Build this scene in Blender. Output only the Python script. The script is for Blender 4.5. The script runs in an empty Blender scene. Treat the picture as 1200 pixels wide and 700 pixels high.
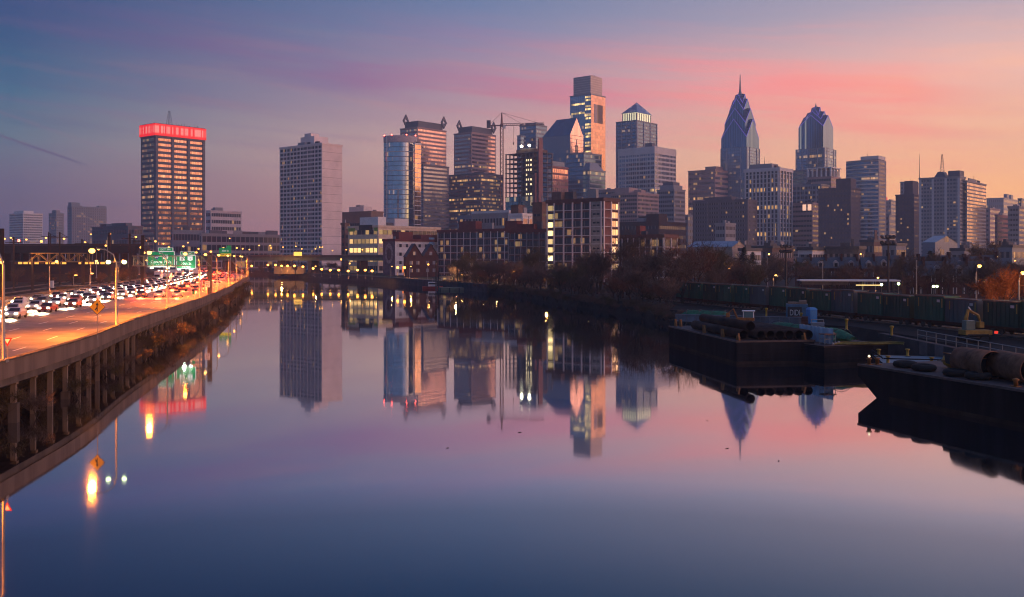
import bpy, bmesh, math, random
from mathutils import Vector, Matrix
R = random.Random(11)
SC = bpy.context.scene
COL = SC.collection
rad = math.radians
F, HY, CZ = 1150.0, 303.0, 12.0          # photo focal length and horizon in its pixels, eye height over the water

# ------------------------------------------------------------------ camera
cd = bpy.data.cameras.new('camera'); cam = bpy.data.objects.new('camera', cd); COL.objects.link(cam)
cam.location = (0, 0, CZ); cam.rotation_euler = (rad(90), 0, 0)
cd.sensor_width = 36; cd.lens = 36 * F / 1200; cd.shift_y = -47 / 1200
cd.clip_start = 0.5; cd.clip_end = 12000
SC.camera = cam

# ------------------------------------------------------------------ world: dusk sky by direction
EXPO = 0.0
SUN_AZ, SUN_EL = 104.0, 2.0
SKY = 1.1                                  # overall radiance of the dusk sky
def s2l(c):
    return tuple(((v / 255) / 12.92 if v / 255 <= .04045 else ((v / 255 + .055) / 1.055) ** 2.4) for v in c) + (1,)
wd = bpy.data.worlds.new('World'); SC.world = wd; wd.use_nodes = True
nt = wd.node_tree; nt.nodes.clear()
class G:                                   # small node-graph helper
    def __init__(s, t): s.t = t
    def n(s, typ, **kw):
        x = s.t.nodes.new(typ)
        for k, v in kw.items(): setattr(x, k, v)
        return x
    def put(s, sock, v):
        if isinstance(v, bpy.types.NodeSocket): s.t.links.new(v, sock)
        else: sock.default_value = v
    def m(s, op, a, b=0.0, c=0.0, clamp=False):
        x = s.n('ShaderNodeMath', operation=op, use_clamp=clamp)
        s.put(x.inputs[0], a); s.put(x.inputs[1], b); s.put(x.inputs[2], c)
        return x.outputs[0]
    def rng(s, v, a, b, c=0.0, d=1.0, smooth=False):
        x = s.n('ShaderNodeMapRange', interpolation_type='SMOOTHSTEP' if smooth else 'LINEAR')
        for i, q in enumerate((v, a, b, c, d)): s.put(x.inputs[i], q)
        return x.outputs[0]
    def mix(s, f, a, b, mode='MIX'):
        x = s.n('ShaderNodeMix', data_type='RGBA', blend_type=mode)
        s.put(x.inputs[0], f); s.put(x.inputs[6], a); s.put(x.inputs[7], b)
        return x.outputs[2]
    def ramp(s, f, stops):
        x = s.n('ShaderNodeValToRGB'); e = x.color_ramp.elements
        while len(e) < len(stops): e.new(0.5)
        for q, (p, c) in zip(e, stops): q.position = p; q.color = c
        s.put(x.inputs[0], f); return x.outputs[0]
    def noise(s, vec, scale, detail=3, rough=.5, dim='3D'):
        x = s.n('ShaderNodeTexNoise', noise_dimensions=dim)
        s.put(x.inputs['Vector'], vec); x.inputs['Scale'].default_value = scale
        x.inputs['Detail'].default_value = detail; x.inputs['Roughness'].default_value = rough
        return x.outputs[0]
    def xyz(s, v):
        x = s.n('ShaderNodeSeparateXYZ'); s.put(x.inputs[0], v); return x.outputs
    def cxyz(s, a, b, c):
        x = s.n('ShaderNodeCombineXYZ'); s.put(x.inputs[0], a); s.put(x.inputs[1], b); s.put(x.inputs[2], c); return x.outputs[0]
g = G(nt)
tc = g.n('ShaderNodeTexCoord')
dx, dy, dz = g.xyz(tc.outputs['Generated'])
az = g.m('ARCTAN2', dx, dy)                               # 0 ahead, + to the east (right)
el = g.m('ARCSINE', g.m('MAXIMUM', dz, 0.0))
t_el = g.m('DIVIDE', el, rad(30), clamp=True)
def stops(cols):                                           # (degrees, sRGB)
    return [(min(1, d / 30), s2l(c)) for d, c in cols]
left = g.ramp(t_el, stops([(0, (96, 82, 110)), (3, (104, 96, 122)), (4.5, (106, 106, 130)), (6.3, (98, 122, 140)), (9, (56, 106, 138)), (12.8, (20, 76, 122)), (20, (10, 60, 112)), (30, (36, 60, 104))]))
mid = g.ramp(t_el, stops([(0, (206, 134, 134)), (3, (216, 158, 146)), (6, (230, 182, 166)), (9, (188, 158, 166)), (13, (120, 135, 170)), (20, (40, 92, 146)), (30, (40, 74, 122))]))
right = g.ramp(t_el, stops([(0, (290, 196, 112)), (3.5, (288, 206, 134)), (7, (272, 204, 160)), (10, (252, 198, 182)), (13.5, (184, 170, 184)), (20, (100, 130, 168)), (30, (84, 96, 140))]))
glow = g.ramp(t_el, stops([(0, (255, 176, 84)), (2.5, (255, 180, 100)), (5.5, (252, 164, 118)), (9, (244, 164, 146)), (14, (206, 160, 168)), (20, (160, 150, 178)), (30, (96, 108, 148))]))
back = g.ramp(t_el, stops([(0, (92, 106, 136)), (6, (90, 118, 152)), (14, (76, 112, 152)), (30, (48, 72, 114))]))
c = g.mix(g.rng(az, rad(-27), rad(-2)), left, mid)
c = g.mix(g.rng(az, rad(-2), rad(24)), c, right)
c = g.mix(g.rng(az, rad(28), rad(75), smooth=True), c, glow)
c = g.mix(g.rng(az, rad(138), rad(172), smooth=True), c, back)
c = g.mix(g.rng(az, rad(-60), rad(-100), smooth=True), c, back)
# long streaks of cloud, tilting down to the right
v = g.m('ADD', el, g.m('MULTIPLY', az, .085))
sv = g.cxyz(g.m('MULTIPLY', az, 1.6), g.m('MULTIPLY', v, 21.0), 0.0)
n1 = g.noise(sv, 1.35, 5, .55)
n2 = g.noise(g.cxyz(g.m('MULTIPLY', az, 4.0), g.m('MULTIPLY', v, 60.0), 3.0), 1.0, 4, .6)
band = g.m('POWER', 2.718, g.m('MULTIPLY', g.m('POWER', g.m('ABSOLUTE', g.m('DIVIDE', g.m('SUBTRACT', v, .178), .036)), 2.0), -1.0))
bm_ = g.m('MULTIPLY', band, g.m('MULTIPLY', g.rng(n1, .32, .62, .25, 1.0, True), g.rng(n2, .3, .62, .45, 1.1, True)))
cloudc = g.ramp(g.rng(az, rad(-27), rad(27)), [(0, s2l((64, 80, 128))), (.3, s2l((134, 104, 148))), (.55, s2l((216, 124, 150))), (.72, s2l((272, 142, 142))), (.9, s2l((276, 156, 140))), (1, s2l((244, 176, 160)))])
c = g.mix(g.m('MULTIPLY', bm_, g.rng(az, rad(22), rad(30), .85, .25)), c, cloudc)
w1 = g.m('MULTIPLY', g.rng(el, rad(11), rad(14.5), 1, .0), g.rng(n2, .48, .78, 0, .6, True))
c = g.mix(w1, c, g.mix(.55, c, cloudc))
w2 = g.m('MULTIPLY', g.rng(el, rad(10), rad(14), 1, .0), g.rng(g.noise(sv, 3.1, 4, .6), .45, .75, 0, .35, True))
lowc = g.ramp(g.rng(az, rad(-27), rad(27)), [(0, s2l((112, 102, 132))), (.4, s2l((200, 146, 148))), (.7, s2l((266, 156, 138))), (1, s2l((284, 196, 140)))])
c = g.mix(w2, c, lowc)
# old contrails low in the north-west
for (a0, e0, a1, e1, wdt, st, colr) in ((-.50, .117, -.400, .084, .0012, .7, (96, 82, 122)), (-.50, .138, -.36, .092, .0016, .2, (150, 112, 140)), (-.50, .113, -.43, .094, .0008, .2, (96, 90, 130)), (-.37, .136, -.12, .118, .0020, .16, (128, 104, 146))):
    line = g.m('ADD', e0, g.m('MULTIPLY', g.m('SUBTRACT', az, a0), (e1 - e0) / (a1 - a0)))
    dd = g.m('DIVIDE', g.m('SUBTRACT', el, line), wdt)
    k = g.m('POWER', 2.718, g.m('MULTIPLY', g.m('MULTIPLY', dd, dd), -1.0))
    k = g.m('MULTIPLY', k, g.m('MULTIPLY', g.rng(az, a1, a1 - .03, 0, st, True), g.rng(az, -.62, -.56)))
    c = g.mix(k, c, s2l(colr))
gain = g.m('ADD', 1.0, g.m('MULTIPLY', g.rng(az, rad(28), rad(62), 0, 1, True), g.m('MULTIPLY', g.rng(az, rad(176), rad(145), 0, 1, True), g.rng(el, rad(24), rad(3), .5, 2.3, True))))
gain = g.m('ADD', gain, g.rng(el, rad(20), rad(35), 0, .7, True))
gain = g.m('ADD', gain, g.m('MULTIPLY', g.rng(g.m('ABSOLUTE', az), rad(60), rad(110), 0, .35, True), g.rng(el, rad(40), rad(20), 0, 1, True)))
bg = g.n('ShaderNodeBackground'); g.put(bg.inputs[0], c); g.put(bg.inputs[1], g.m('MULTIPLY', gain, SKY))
sky = g.n('ShaderNodeTexSky', sky_type='NISHITA'); sky.sun_disc = False
sky.sun_elevation = rad(SUN_EL); sky.sun_rotation = rad(SUN_AZ)
bg2 = g.n('ShaderNodeBackground'); g.put(bg2.inputs[0], sky.outputs[0]); bg2.inputs[1].default_value = 0.0015
ad = g.n('ShaderNodeAddShader'); nt.links.new(bg.outputs[0], ad.inputs[0]); nt.links.new(bg2.outputs[0], ad.inputs[1])
wo = g.n('ShaderNodeOutputWorld'); nt.links.new(ad.outputs[0], wo.inputs[0])

sl = bpy.data.lights.new('sun', 'SUN'); so = bpy.data.objects.new('sun', sl); COL.objects.link(so)
sl.energy = 0.7; sl.angle = rad(50); sl.color = (1, .52, .32)
a_, e_ = rad(SUN_AZ), rad(SUN_EL + 2)
so.rotation_euler = Vector((math.sin(a_) * math.cos(e_), math.cos(a_) * math.cos(e_), math.sin(e_))).to_track_quat('Z', 'Y').to_euler()

SC.view_settings.view_transform = 'Standard'; SC.view_settings.look = 'None'
SC.view_settings.exposure = EXPO; SC.view_settings.gamma = 1; SC.view_settings.use_curve_mapping = False
SC.render.engine = 'CYCLES'
cy = SC.cycles
cy.use_denoising = True; cy.max_bounces = 6; cy.diffuse_bounces = 2; cy.glossy_bounces = 4; cy.volume_bounces = 0
cy.transparent_max_bounces = 8; cy.sample_clamp_indirect = 4; cy.sample_clamp_direct = 0; cy.caustics_reflective = False; cy.caustics_refractive = False
cy.use_light_tree = True; cy.filter_width = 1.1

# ------------------------------------------------------------------ helpers: materials
MC = {}
def mat(name, col, rough=.75, metal=0.0, var=.25, scale=.6, emit=None, es=0.0, bump=0.0, streak=False):
    if name in MC: return MC[name]
    m = bpy.data.materials.new(name); m.use_nodes = True; MC[name] = m
    h = G(m.node_tree); b = m.node_tree.nodes['Principled BSDF']
    t = h.n('ShaderNodeTexCoord').outputs['Object']
    if streak:
        mp = h.n('ShaderNodeMapping'); mp.inputs['Scale'].default_value = (1, 1, .12); h.put(mp.inputs[0], t); t = mp.outputs[0]
    n = h.noise(t, scale, 5, .6)
    lo = tuple(x * (1 - var) for x in col) + (1,); hi = tuple(min(1, x * (1 + var)) for x in col) + (1,)
    h.put(b.inputs['Base Color'], h.mix(h.rng(n, .3, .7), lo, hi))
    b.inputs['Roughness'].default_value = rough; b.inputs['Metallic'].default_value = metal
    if rough > .8: b.inputs['Specular IOR Level'].default_value = .15
    if bump:
        bp = h.n('ShaderNodeBump'); bp.inputs['Strength'].default_value = bump; h.put(bp.inputs['Height'], n)
        m.node_tree.links.new(bp.outputs[0], b.inputs['Normal'])
    if emit:
        b.inputs['Emission Color'].default_value = tuple(emit) + (1,); b.inputs['Emission Strength'].default_value = es
    return m
def win(name, glass=(.03, .04, .06), metal=0.0, rough=.08, cell=3.0, prob=.06, rowp=0.0, es=1.6, lit=(1, .48, .15), frame=(.25, .24, .24), fw=.12, wob=.02):
    """glazing of one storey: panes, mullions, and rooms with a lamp on here and there"""
    if name in MC: return MC[name]
    m = bpy.data.materials.new(name); m.use_nodes = True; MC[name] = m
    h = G(m.node_tree); b = m.node_tree.nodes['Principled BSDF']
    x, y, z = h.xyz(h.n('ShaderNodeTexCoord').outputs['Object'])
    info = h.n('ShaderNodeObjectInfo'); lx, ly, lz = h.xyz(info.outputs['Location'])
    cx, cyy = h.m('DIVIDE', x, cell), h.m('DIVIDE', y, cell)
    seed = h.m('ADD', h.m('MULTIPLY', lx, .37), h.m('ADD', h.m('MULTIPLY', ly, .73), h.m('MULTIPLY', lz, 1.91)))
    wn = h.n('ShaderNodeTexWhiteNoise', noise_dimensions='3D')
    h.put(wn.inputs['Vector'], h.cxyz(h.m('FLOOR', cx), h.m('FLOOR', cyy), seed))
    val = wn.outputs['Value']; rr, gg, bb = h.xyz(wn.outputs['Color'])
    row = h.n('ShaderNodeTexWhiteNoise', noise_dimensions='1D'); h.put(row.inputs['W'], seed)
    prob *= 1.3
    p = h.m('ADD', prob, h.m('MULTIPLY', h.m('LESS_THAN', row.outputs['Value'], rowp), .55))
    on = h.m('LESS_THAN', val, p)
    fr = h.m('MAXIMUM', h.m('LESS_THAN', h.m('FRACT', cx), fw), h.m('LESS_THAN', h.m('FRACT', cyy), fw))
    gl = tuple(glass) + (1,)
    dark = tuple(v * .72 for v in glass) + (1,)
    h.put(b.inputs['Base Color'], h.mix(fr, h.mix(gg, dark, gl), tuple(frame) + (1,)))
    h.put(b.inputs['Metallic'], h.m('MULTIPLY', h.m('SUBTRACT', 1.0, fr), metal))
    h.put(b.inputs['Roughness'], h.m('ADD', rough, h.m('MULTIPLY', fr, .5)))
    b.inputs['IOR'].default_value = 1.5; b.inputs['Specular IOR Level'].default_value = .5 if metal else .3
    h.put(b.inputs['Emission Color'], h.mix(h.m('POWER', bb, 2.0), tuple(lit) + (1,), (1, .60, .24, 1)))
    h.put(b.inputs['Emission Strength'], h.m('MULTIPLY', h.m('MULTIPLY', on, h.m('SUBTRACT', 1.0, fr)), h.m('MULTIPLY', h.m('ADD', .15, h.m('POWER', rr, 2.2)), es * 1.7)))
    if wob:
        nm = h.n('ShaderNodeNewGeometry').outputs['Normal']
        vm = h.n('ShaderNodeVectorMath', operation='SCALE'); sb = h.n('ShaderNodeVectorMath', operation='SUBTRACT')
        h.put(sb.inputs[0], wn.outputs['Color']); sb.inputs[1].default_value = (.5, .5, .5)
        h.put(vm.inputs[0], sb.outputs[0]); vm.inputs['Scale'].default_value = wob
        av = h.n('ShaderNodeVectorMath', operation='ADD'); h.put(av.inputs[0], nm); h.put(av.inputs[1], vm.outputs[0])
        m.node_tree.links.new(av.outputs[0], b.inputs['Normal'])
    return m
def glowmat(name, col, es):
    return mat(name, tuple(min(.8, c) for c in col), .5, 0, .02, 1, emit=col, es=es)

# ------------------------------------------------------------------ helpers: meshes
def at(px, D): return (px - 600) * D / F
def zat(py, D): return CZ - (py - HY) * D / F
class MB:
    def __init__(s): s.v = []; s.f = []
    def add(s, vs, fs):
        o = len(s.v); s.v += [tuple(p) for p in vs]; s.f += [tuple(i + o for i in q) for q in fs]; return s
    def box(s, x0, x1, y0, y1, z0, z1, M=None):
        vs = [Vector((x, y, z)) for z in (z0, z1) for x, y in ((x0, y0), (x1, y0), (x1, y1), (x0, y1))]
        if M: vs = [M @ q for q in vs]
        return s.add(vs, [(0, 3, 2, 1), (4, 5, 6, 7), (0, 1, 5, 4), (1, 2, 6, 5), (2, 3, 7, 6), (3, 0, 4, 7)])
    def prism(s, poly, z0, z1, M=None):
        n = len(poly); vs = [Vector((x, y, z0)) for x, y in poly] + [Vector((x, y, z1)) for x, y in poly]
        if M: vs = [M @ q for q in vs]
        return s.add(vs, [tuple(range(n - 1, -1, -1)), tuple(range(n, 2 * n))] + [(i, (i + 1) % n, n + (i + 1) % n, n + i) for i in range(n)])
    def tube(s, pts, rs, k=8, cap=True):
        pts = [Vector(p) for p in pts]
        if not hasattr(rs, '__len__'): rs = [rs] * len(pts)
        vs = []; fs = []
        for i, p in enumerate(pts):
            d = (pts[min(i + 1, len(pts) - 1)] - pts[max(i - 1, 0)]).normalized()
            a = d.cross(Vector((0, 0, 1)) if abs(d.z) < .95 else Vector((1, 0, 0))).normalized(); b = d.cross(a)
            for j in range(k):
                t = 2 * math.pi * j / k; vs.append(p + (a * math.cos(t) + b * math.sin(t)) * rs[i])
        for i in range(len(pts) - 1):
            for j in range(k):
                fs.append((i * k + j, i * k + (j + 1) % k, (i + 1) * k + (j + 1) % k, (i + 1) * k + j))
        if cap: fs += [tuple(range(k)), tuple(range((len(pts) - 1) * k + k - 1, (len(pts) - 1) * k - 1, -1))]
        return s.add(vs, fs)
    def bar(s, a, b, w):
        return s.tube([a, b], w * .707, 4)
    def lathe(s, prof, k=16, c=(0, 0, 0)):
        vs = [(c[0] + r * math.cos(2 * math.pi * j / k), c[1] + r * math.sin(2 * math.pi * j / k), c[2] + z) for r, z in prof for j in range(k)]
        fs = [(i * k + j, i * k + (j + 1) % k, (i + 1) * k + (j + 1) % k, (i + 1) * k + j) for i in range(len(prof) - 1) for j in range(k)]
        fs += [tuple(range(k - 1, -1, -1)), tuple(range((len(prof) - 1) * k, len(prof) * k))]
        return s.add(vs, fs)
    def strip(s, A, B):                    # ribbon between two polylines
        n = len(A); return s.add(list(A) + list(B), [(i, i + 1, n + i + 1, n + i) for i in range(n - 1)])
    def mesh(s, name, m, smooth=False, bevel=0):
        me = bpy.data.meshes.new(name); me.from_pydata(s.v, [], s.f)
        if bevel:
            b = bmesh.new(); b.from_mesh(me); bmesh.ops.recalc_face_normals(b, faces=b.faces)
            bmesh.ops.bevel(b, geom=[e for e in b.edges if len(e.link_faces) == 2 and e.calc_face_angle(0) > .5], offset=bevel, segments=2, affect='EDGES', profile=.6)
            b.to_mesh(me); b.free()
        for q in (m if isinstance(m, (list, tuple)) else [m]): me.materials.append(q)
        if smooth: me.shade_smooth()
        me.update(); return me
    def obj(s, name, m, parent=None, smooth=False, bevel=0, loc=None, rz=0):
        return link(name, s.mesh(name, m, smooth, bevel), parent, loc, rz)
def link(name, me, parent=None, loc=None, rz=0):
    o = bpy.data.objects.new(name, me); COL.objects.link(o)
    if parent: o.parent = parent
    if loc: o.location = loc
    if rz: o.rotation_euler.z = rz
    return o
def tag(o, label=None, cat=None, group=None, kind=None):
    if label: o['label'] = label
    if cat: o['category'] = cat
    if group: o['group'] = group
    if kind: o['kind'] = kind
    return o
def thing(name, label, cat, loc=(0, 0, 0), rz=0, group=None):
    return tag(link(name, None, None, loc, rz), label, cat, group)
def dup(root, loc, rz=None, label=None, scale=None):
    r = root.copy(); COL.objects.link(r); r.location = loc
    if rz is not None: r.rotation_euler.z = rz
    if label: r['label'] = label
    if scale: r.scale = scale
    for ch in KIDS.get(root.name) or KIDS.setdefault(root.name, list(root.children)):
        c2 = ch.copy(); COL.objects.link(c2); c2.parent = r
        for gch in KIDS.get(ch.name) or KIDS.setdefault(ch.name, list(ch.children)):
            c3 = gch.copy(); COL.objects.link(c3); c3.parent = c2
    return r
KIDS = {}
def text_mesh(s, size, name='lettering', m=None, depth=.01):
    cu = bpy.data.curves.new(name, 'FONT'); cu.body = s; cu.size = size; cu.align_x = 'CENTER'; cu.align_y = 'CENTER'; cu.extrude = depth
    o = bpy.data.objects.new(name, cu); COL.objects.link(o)
    me = bpy.data.meshes.new_from_object(o.evaluated_get(bpy.context.evaluated_depsgraph_get()))
    bpy.data.objects.remove(o); bpy.data.curves.remove(cu)
    me.materials.clear(); me.materials.append(m); me.name = name
    return me
def catmull(P, step):
    out = []
    P = [Vector(p) for p in P]
    Q = [2 * P[0] - P[1]] + P + [2 * P[-1] - P[-2]]
    for i in range(1, len(Q) - 2):
        a, b, c_, d = Q[i - 1:i + 3]
        n = max(2, int((c_ - b).length / step))
        for k in range(n):
            t = k / n
            out.append(.5 * ((2 * b) + (c_ - a) * t + (2 * a - 5 * b + 4 * c_ - d) * t * t + (3 * b - a - 3 * c_ + d) * t ** 3))
    out.append(P[-1]); return out
def offset(path, d):                        # shift a 2-D polyline to its left by d
    out = []
    for i, p in enumerate(path):
        t = (path[min(i + 1, len(path) - 1)] - path[max(i - 1, 0)]).normalized()
        out.append(Vector((p.x - t.y * d, p.y + t.x * d)))
    return out
def lamp_light(parent, loc, energy, col=(1, .42, .1), r=.3, name='bulb_light', cone=0):
    l = bpy.data.lights.new(name, 'SPOT' if cone else 'POINT')
    if cone: l.spot_size = rad(cone); l.spot_blend = .15      # a cobra-head luminaire throws its light down
    l.energy = energy; l.color = col; l.shadow_soft_size = r
    o = bpy.data.objects.new(name, l); COL.objects.link(o); o.location = loc; o.parent = parent; return o

# ------------------------------------------------------------------ setting: river, banks
RAIL = [(-29, 8), (-31, 30), (-33, 48), (-35.4, 67.9), (-38.3, 88), (-43.2, 110), (-49.7, 143), (-57.6, 184), (-74, 259), (-94.5, 345), (-117, 436), (-152, 540), (-205, 640), (-280, 720), (-380, 790)]
rail = catmull([Vector(p) for p in RAIL], 4.0)
def on_rail(D):                            # point and heading on the river-side parapet at depth D
    for i in range(len(rail) - 1):
        if rail[i].y <= D <= rail[i + 1].y:
            f = (D - rail[i].y) / (rail[i + 1].y - rail[i].y)
            return rail[i].lerp(rail[i + 1], f), (rail[i + 1] - rail[i]).normalized()
    return rail[-1], (rail[-1] - rail[-2]).normalized()
SHORE = [(46, -20), (46, 122), (36, 140), (28, 168), (25.5, 194), (19.6, 226), (11, 260), (0, 314), (-12, 354), (-32, 406), (-69, 493), (-110, 575), (-150, 650), (-189, 726), (-260, 800), (-340, 860), (-420, 880)]

wm = bpy.data.materials.new('river_water'); wm.use_nodes = True
h = G(wm.node_tree); b = wm.node_tree.nodes['Principled BSDF']
b.inputs['Base Color'].default_value = (.004, .008, .016, 1); b.inputs['Roughness'].default_value = .5; b.inputs['Specular IOR Level'].default_value = 0
t = h.n('ShaderNodeTexCoord').outputs['Object']
bp = h.n('ShaderNodeBump'); bp.inputs['Strength'].default_value = .012; bp.inputs['Distance'].default_value = .1
h.put(bp.inputs['Height'], h.m('ADD', h.noise(t, .7, 3, .5), h.m('MULTIPLY', h.noise(t, .06, 2, .5), 2.0)))
gb = h.n('ShaderNodeBsdfGlossy'); h.put(gb.inputs['Roughness'], h.rng(h.noise(h.cxyz(h.m('MULTIPLY', h.xyz(t)[0], .25), h.xyz(t)[1], 0.0), .05, 4, .6), .42, .66, .025, .065)); gb.inputs['Color'].default_value = (.89, .92, .96, 1)
wm.node_tree.links.new(bp.outputs[0], gb.inputs['Normal'])
lw = h.n('ShaderNodeLayerWeight'); lw.inputs[0].default_value = .5
rf = h.ramp(lw.outputs['Facing'], [(q, (w, w, w, 1)) for q, w in ((0, .04), (.45, .08), (.68, .32), (.75, .52), (.78, .74), (.85, .80), (.92, .84), (1, .87))])
mx = h.n('ShaderNodeMixShader'); h.put(mx.inputs[0], rf); wm.node_tree.links.new(b.outputs[0], mx.inputs[1]); wm.node_tree.links.new(gb.outputs[0], mx.inputs[2])
wm.node_tree.links.new(mx.outputs[0], [n for n in wm.node_tree.nodes if n.type == 'OUTPUT_MATERIAL'][0].inputs[0])
m = MB(); m.add([(-700, -60, 0), (200, -60, 0), (200, 1000, 0), (-700, 1000, 0)], [(0, 1, 2, 3)])
tag(m.obj('water', wm), kind='structure')

soil = mat('bank_soil', (.024, .02, .018), .95, 0, .5, .25, bump=.4)
earth = mat('city_ground', (.04, .036, .034), .9, 0, .4, .05)
asph = mat('asphalt', (.055, .052, .05), .8, 0, .25, .5)
conc = mat('concrete', (.17, .12, .095), .85, 0, .3, .5, bump=.15, streak=True)
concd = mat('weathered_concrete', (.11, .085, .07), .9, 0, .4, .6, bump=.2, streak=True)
def bank(name, shore, far, z, w=3.0):
    """land sheet from a shoreline back to far corners, with its sloping bank down into the water"""
    m = MB(); n = len(shore)
    top = [(p.x, p.y, z + R.uniform(-.15, .15)) for p in offset(shore, -w)]
    m.add(top + [(x, y, z) for x, y in far], [tuple(range(n + len(far)))])
    m.strip([(p.x, p.y, -1.2) for p in shore], top)
    mid_ = [(p.x, p.y, -.02) for p in shore]
    o = m.obj(name, soil); tag(o, kind='structure'); return o
sh = catmull([Vector(p) for p in SHORE], 5.0)
bank('ground', sh, [(-420, 2500), (2300, 2500), (2300, -20)], 2.5)
lsh = offset(rail, 7.0)
bank('riverbank', list(reversed(lsh)), [(-2300, 8), (-2300, 2500), (-425, 2500), (-425, 860)], 2.0, 4.0)
# ------------------------------------------------------------------ the highway on its viaduct
ZR = 3.8                                    # road surface
roadm = mat('road_surface', (.15, .125, .11), .62, 0, .45, .35, bump=.1)
m = MB(); m.strip([(p.x, p.y, ZR) for p in offset(rail, .45)], [(p.x, p.y, ZR) for p in offset(rail, 36)])
highway = tag(m.obj('highway', roadm), kind='structure')
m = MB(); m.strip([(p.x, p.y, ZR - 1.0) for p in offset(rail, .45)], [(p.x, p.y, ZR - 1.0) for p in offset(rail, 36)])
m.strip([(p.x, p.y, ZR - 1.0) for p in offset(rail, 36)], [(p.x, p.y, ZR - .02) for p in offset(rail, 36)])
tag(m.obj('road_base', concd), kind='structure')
white = mat('road_paint', (.72, .70, .64), .6, 0, .25, 2)
yell = mat('yellow_road_paint', (.75, .5, .06), .6, 0, .25, 2)
def dashes(off, w, L, gap, mt, name, y0=20, y1=600):
    pa = offset(rail, off); m = MB(); s = 0; m.mk = 0
    for i in range(len(pa) - 1):
        a, b = pa[i], pa[i + 1]; s += (b - a).length
        if gap and (s % (L + gap)) > L: continue
        if not y0 < a.y < y1: continue
        t = (b - a).normalized(); nrm = Vector((-t.y, t.x)) * w / 2
        m.add([(a.x - nrm.x, a.y - nrm.y, ZR + .006), (b.x - nrm.x, b.y - nrm.y, ZR + .006), (b.x + nrm.x, b.y + nrm.y, ZR + .006), (a.x + nrm.x, a.y + nrm.y, ZR + .006)], [(0, 1, 2, 3)])
    o = m.obj(name, mt, highway)
dashes(1.9, .18, 1, 0, white, 'edge_line')
for o_ in (6.0, 9.6, 13.2): dashes(o_, .18, 4, 8, white, 'lane_line')
dashes(16.6, .24, 4, 8, yell, 'lane_line')
for o_ in (21.6, 25.2, 28.8): dashes(o_, .18, 4, 8, white, 'lane_line')
dashes(33.0, .18, 1, 0, white, 'edge_line')

via = thing('highway_viaduct', 'long concrete highway viaduct on square columns standing at the river edge', 'viaduct', (-38, 88, 0))
def rel(o): o.parent = via; o.location = (38, -88, 0); return o
def wallstrip(path, d0, d1, z0, z1, m=None):
    m = m or MB(); a, b = offset(path, d0), offset(path, d1); n = len(a)
    vs = [(p.x, p.y, z) for z in (z0, z1) for q in (a, b) for p in q]
    fs = []
    for i in range(n - 1):
        fs += [(i, i + 1, 2 * n + i + 1, 2 * n + i), (n + i + 1, n + i, 3 * n + i, 3 * n + i + 1), (2 * n + i, 2 * n + i + 1, 3 * n + i + 1, 3 * n + i), (i + 1, i, n + i, n + i + 1)]
    return m.add(vs, fs)
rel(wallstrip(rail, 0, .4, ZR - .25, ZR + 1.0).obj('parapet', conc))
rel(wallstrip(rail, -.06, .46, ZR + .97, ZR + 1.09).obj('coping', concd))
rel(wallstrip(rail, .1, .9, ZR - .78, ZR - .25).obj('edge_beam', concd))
rel(wallstrip(rail, 36.0, 36.4, ZR - .9, ZR + 1.0).obj('parapet', conc))
rel(wallstrip(rail, 33.9, 34.1, ZR + .45, ZR + .75).obj('guard_rail', mat('galvanised', (.35, .35, .35), .5, .6)))
s_ = 0; nxt = 0; ncol = 0
for i in range(len(rail) - 1):
    s_ += (rail[i + 1] - rail[i]).length
    if s_ > nxt and 26 < rail[i].y < 330 and ncol < 98:
        nxt = s_ + 3.0; ncol += 1
        p = offset(rail, .55)[i]; t = (rail[i + 1] - rail[i]).normalized(); M = Matrix.Translation((p.x, p.y, 0)) @ Matrix.Rotation(math.atan2(t.y, t.x), 4, 'Z')
        m = MB(); m.box(-.17, .17, -.18, .18, -1.2, ZR - .79, M); m.box(-.26, .26, -.27, .3, ZR - 1.0, ZR - .785, M)
        rel(m.obj('column', mat('column_concrete', (.19, .14, .105), .9, 0, .45, .7, bump=.2, streak=True)))
        if R.random() < .3:
            m = MB(); m.box(-.3, .3, -.32, .3, -1.2, R.uniform(.6, 1.6), M); rel(m.obj('column_jacket', concd))
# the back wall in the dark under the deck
rel(wallstrip(rail, 6.6, 7.0, -1.2, ZR - 1.02).obj('abutment_wall', mat('dark_retaining_wall', (.05, .042, .036), .95, 0, .4, .4)))

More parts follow.
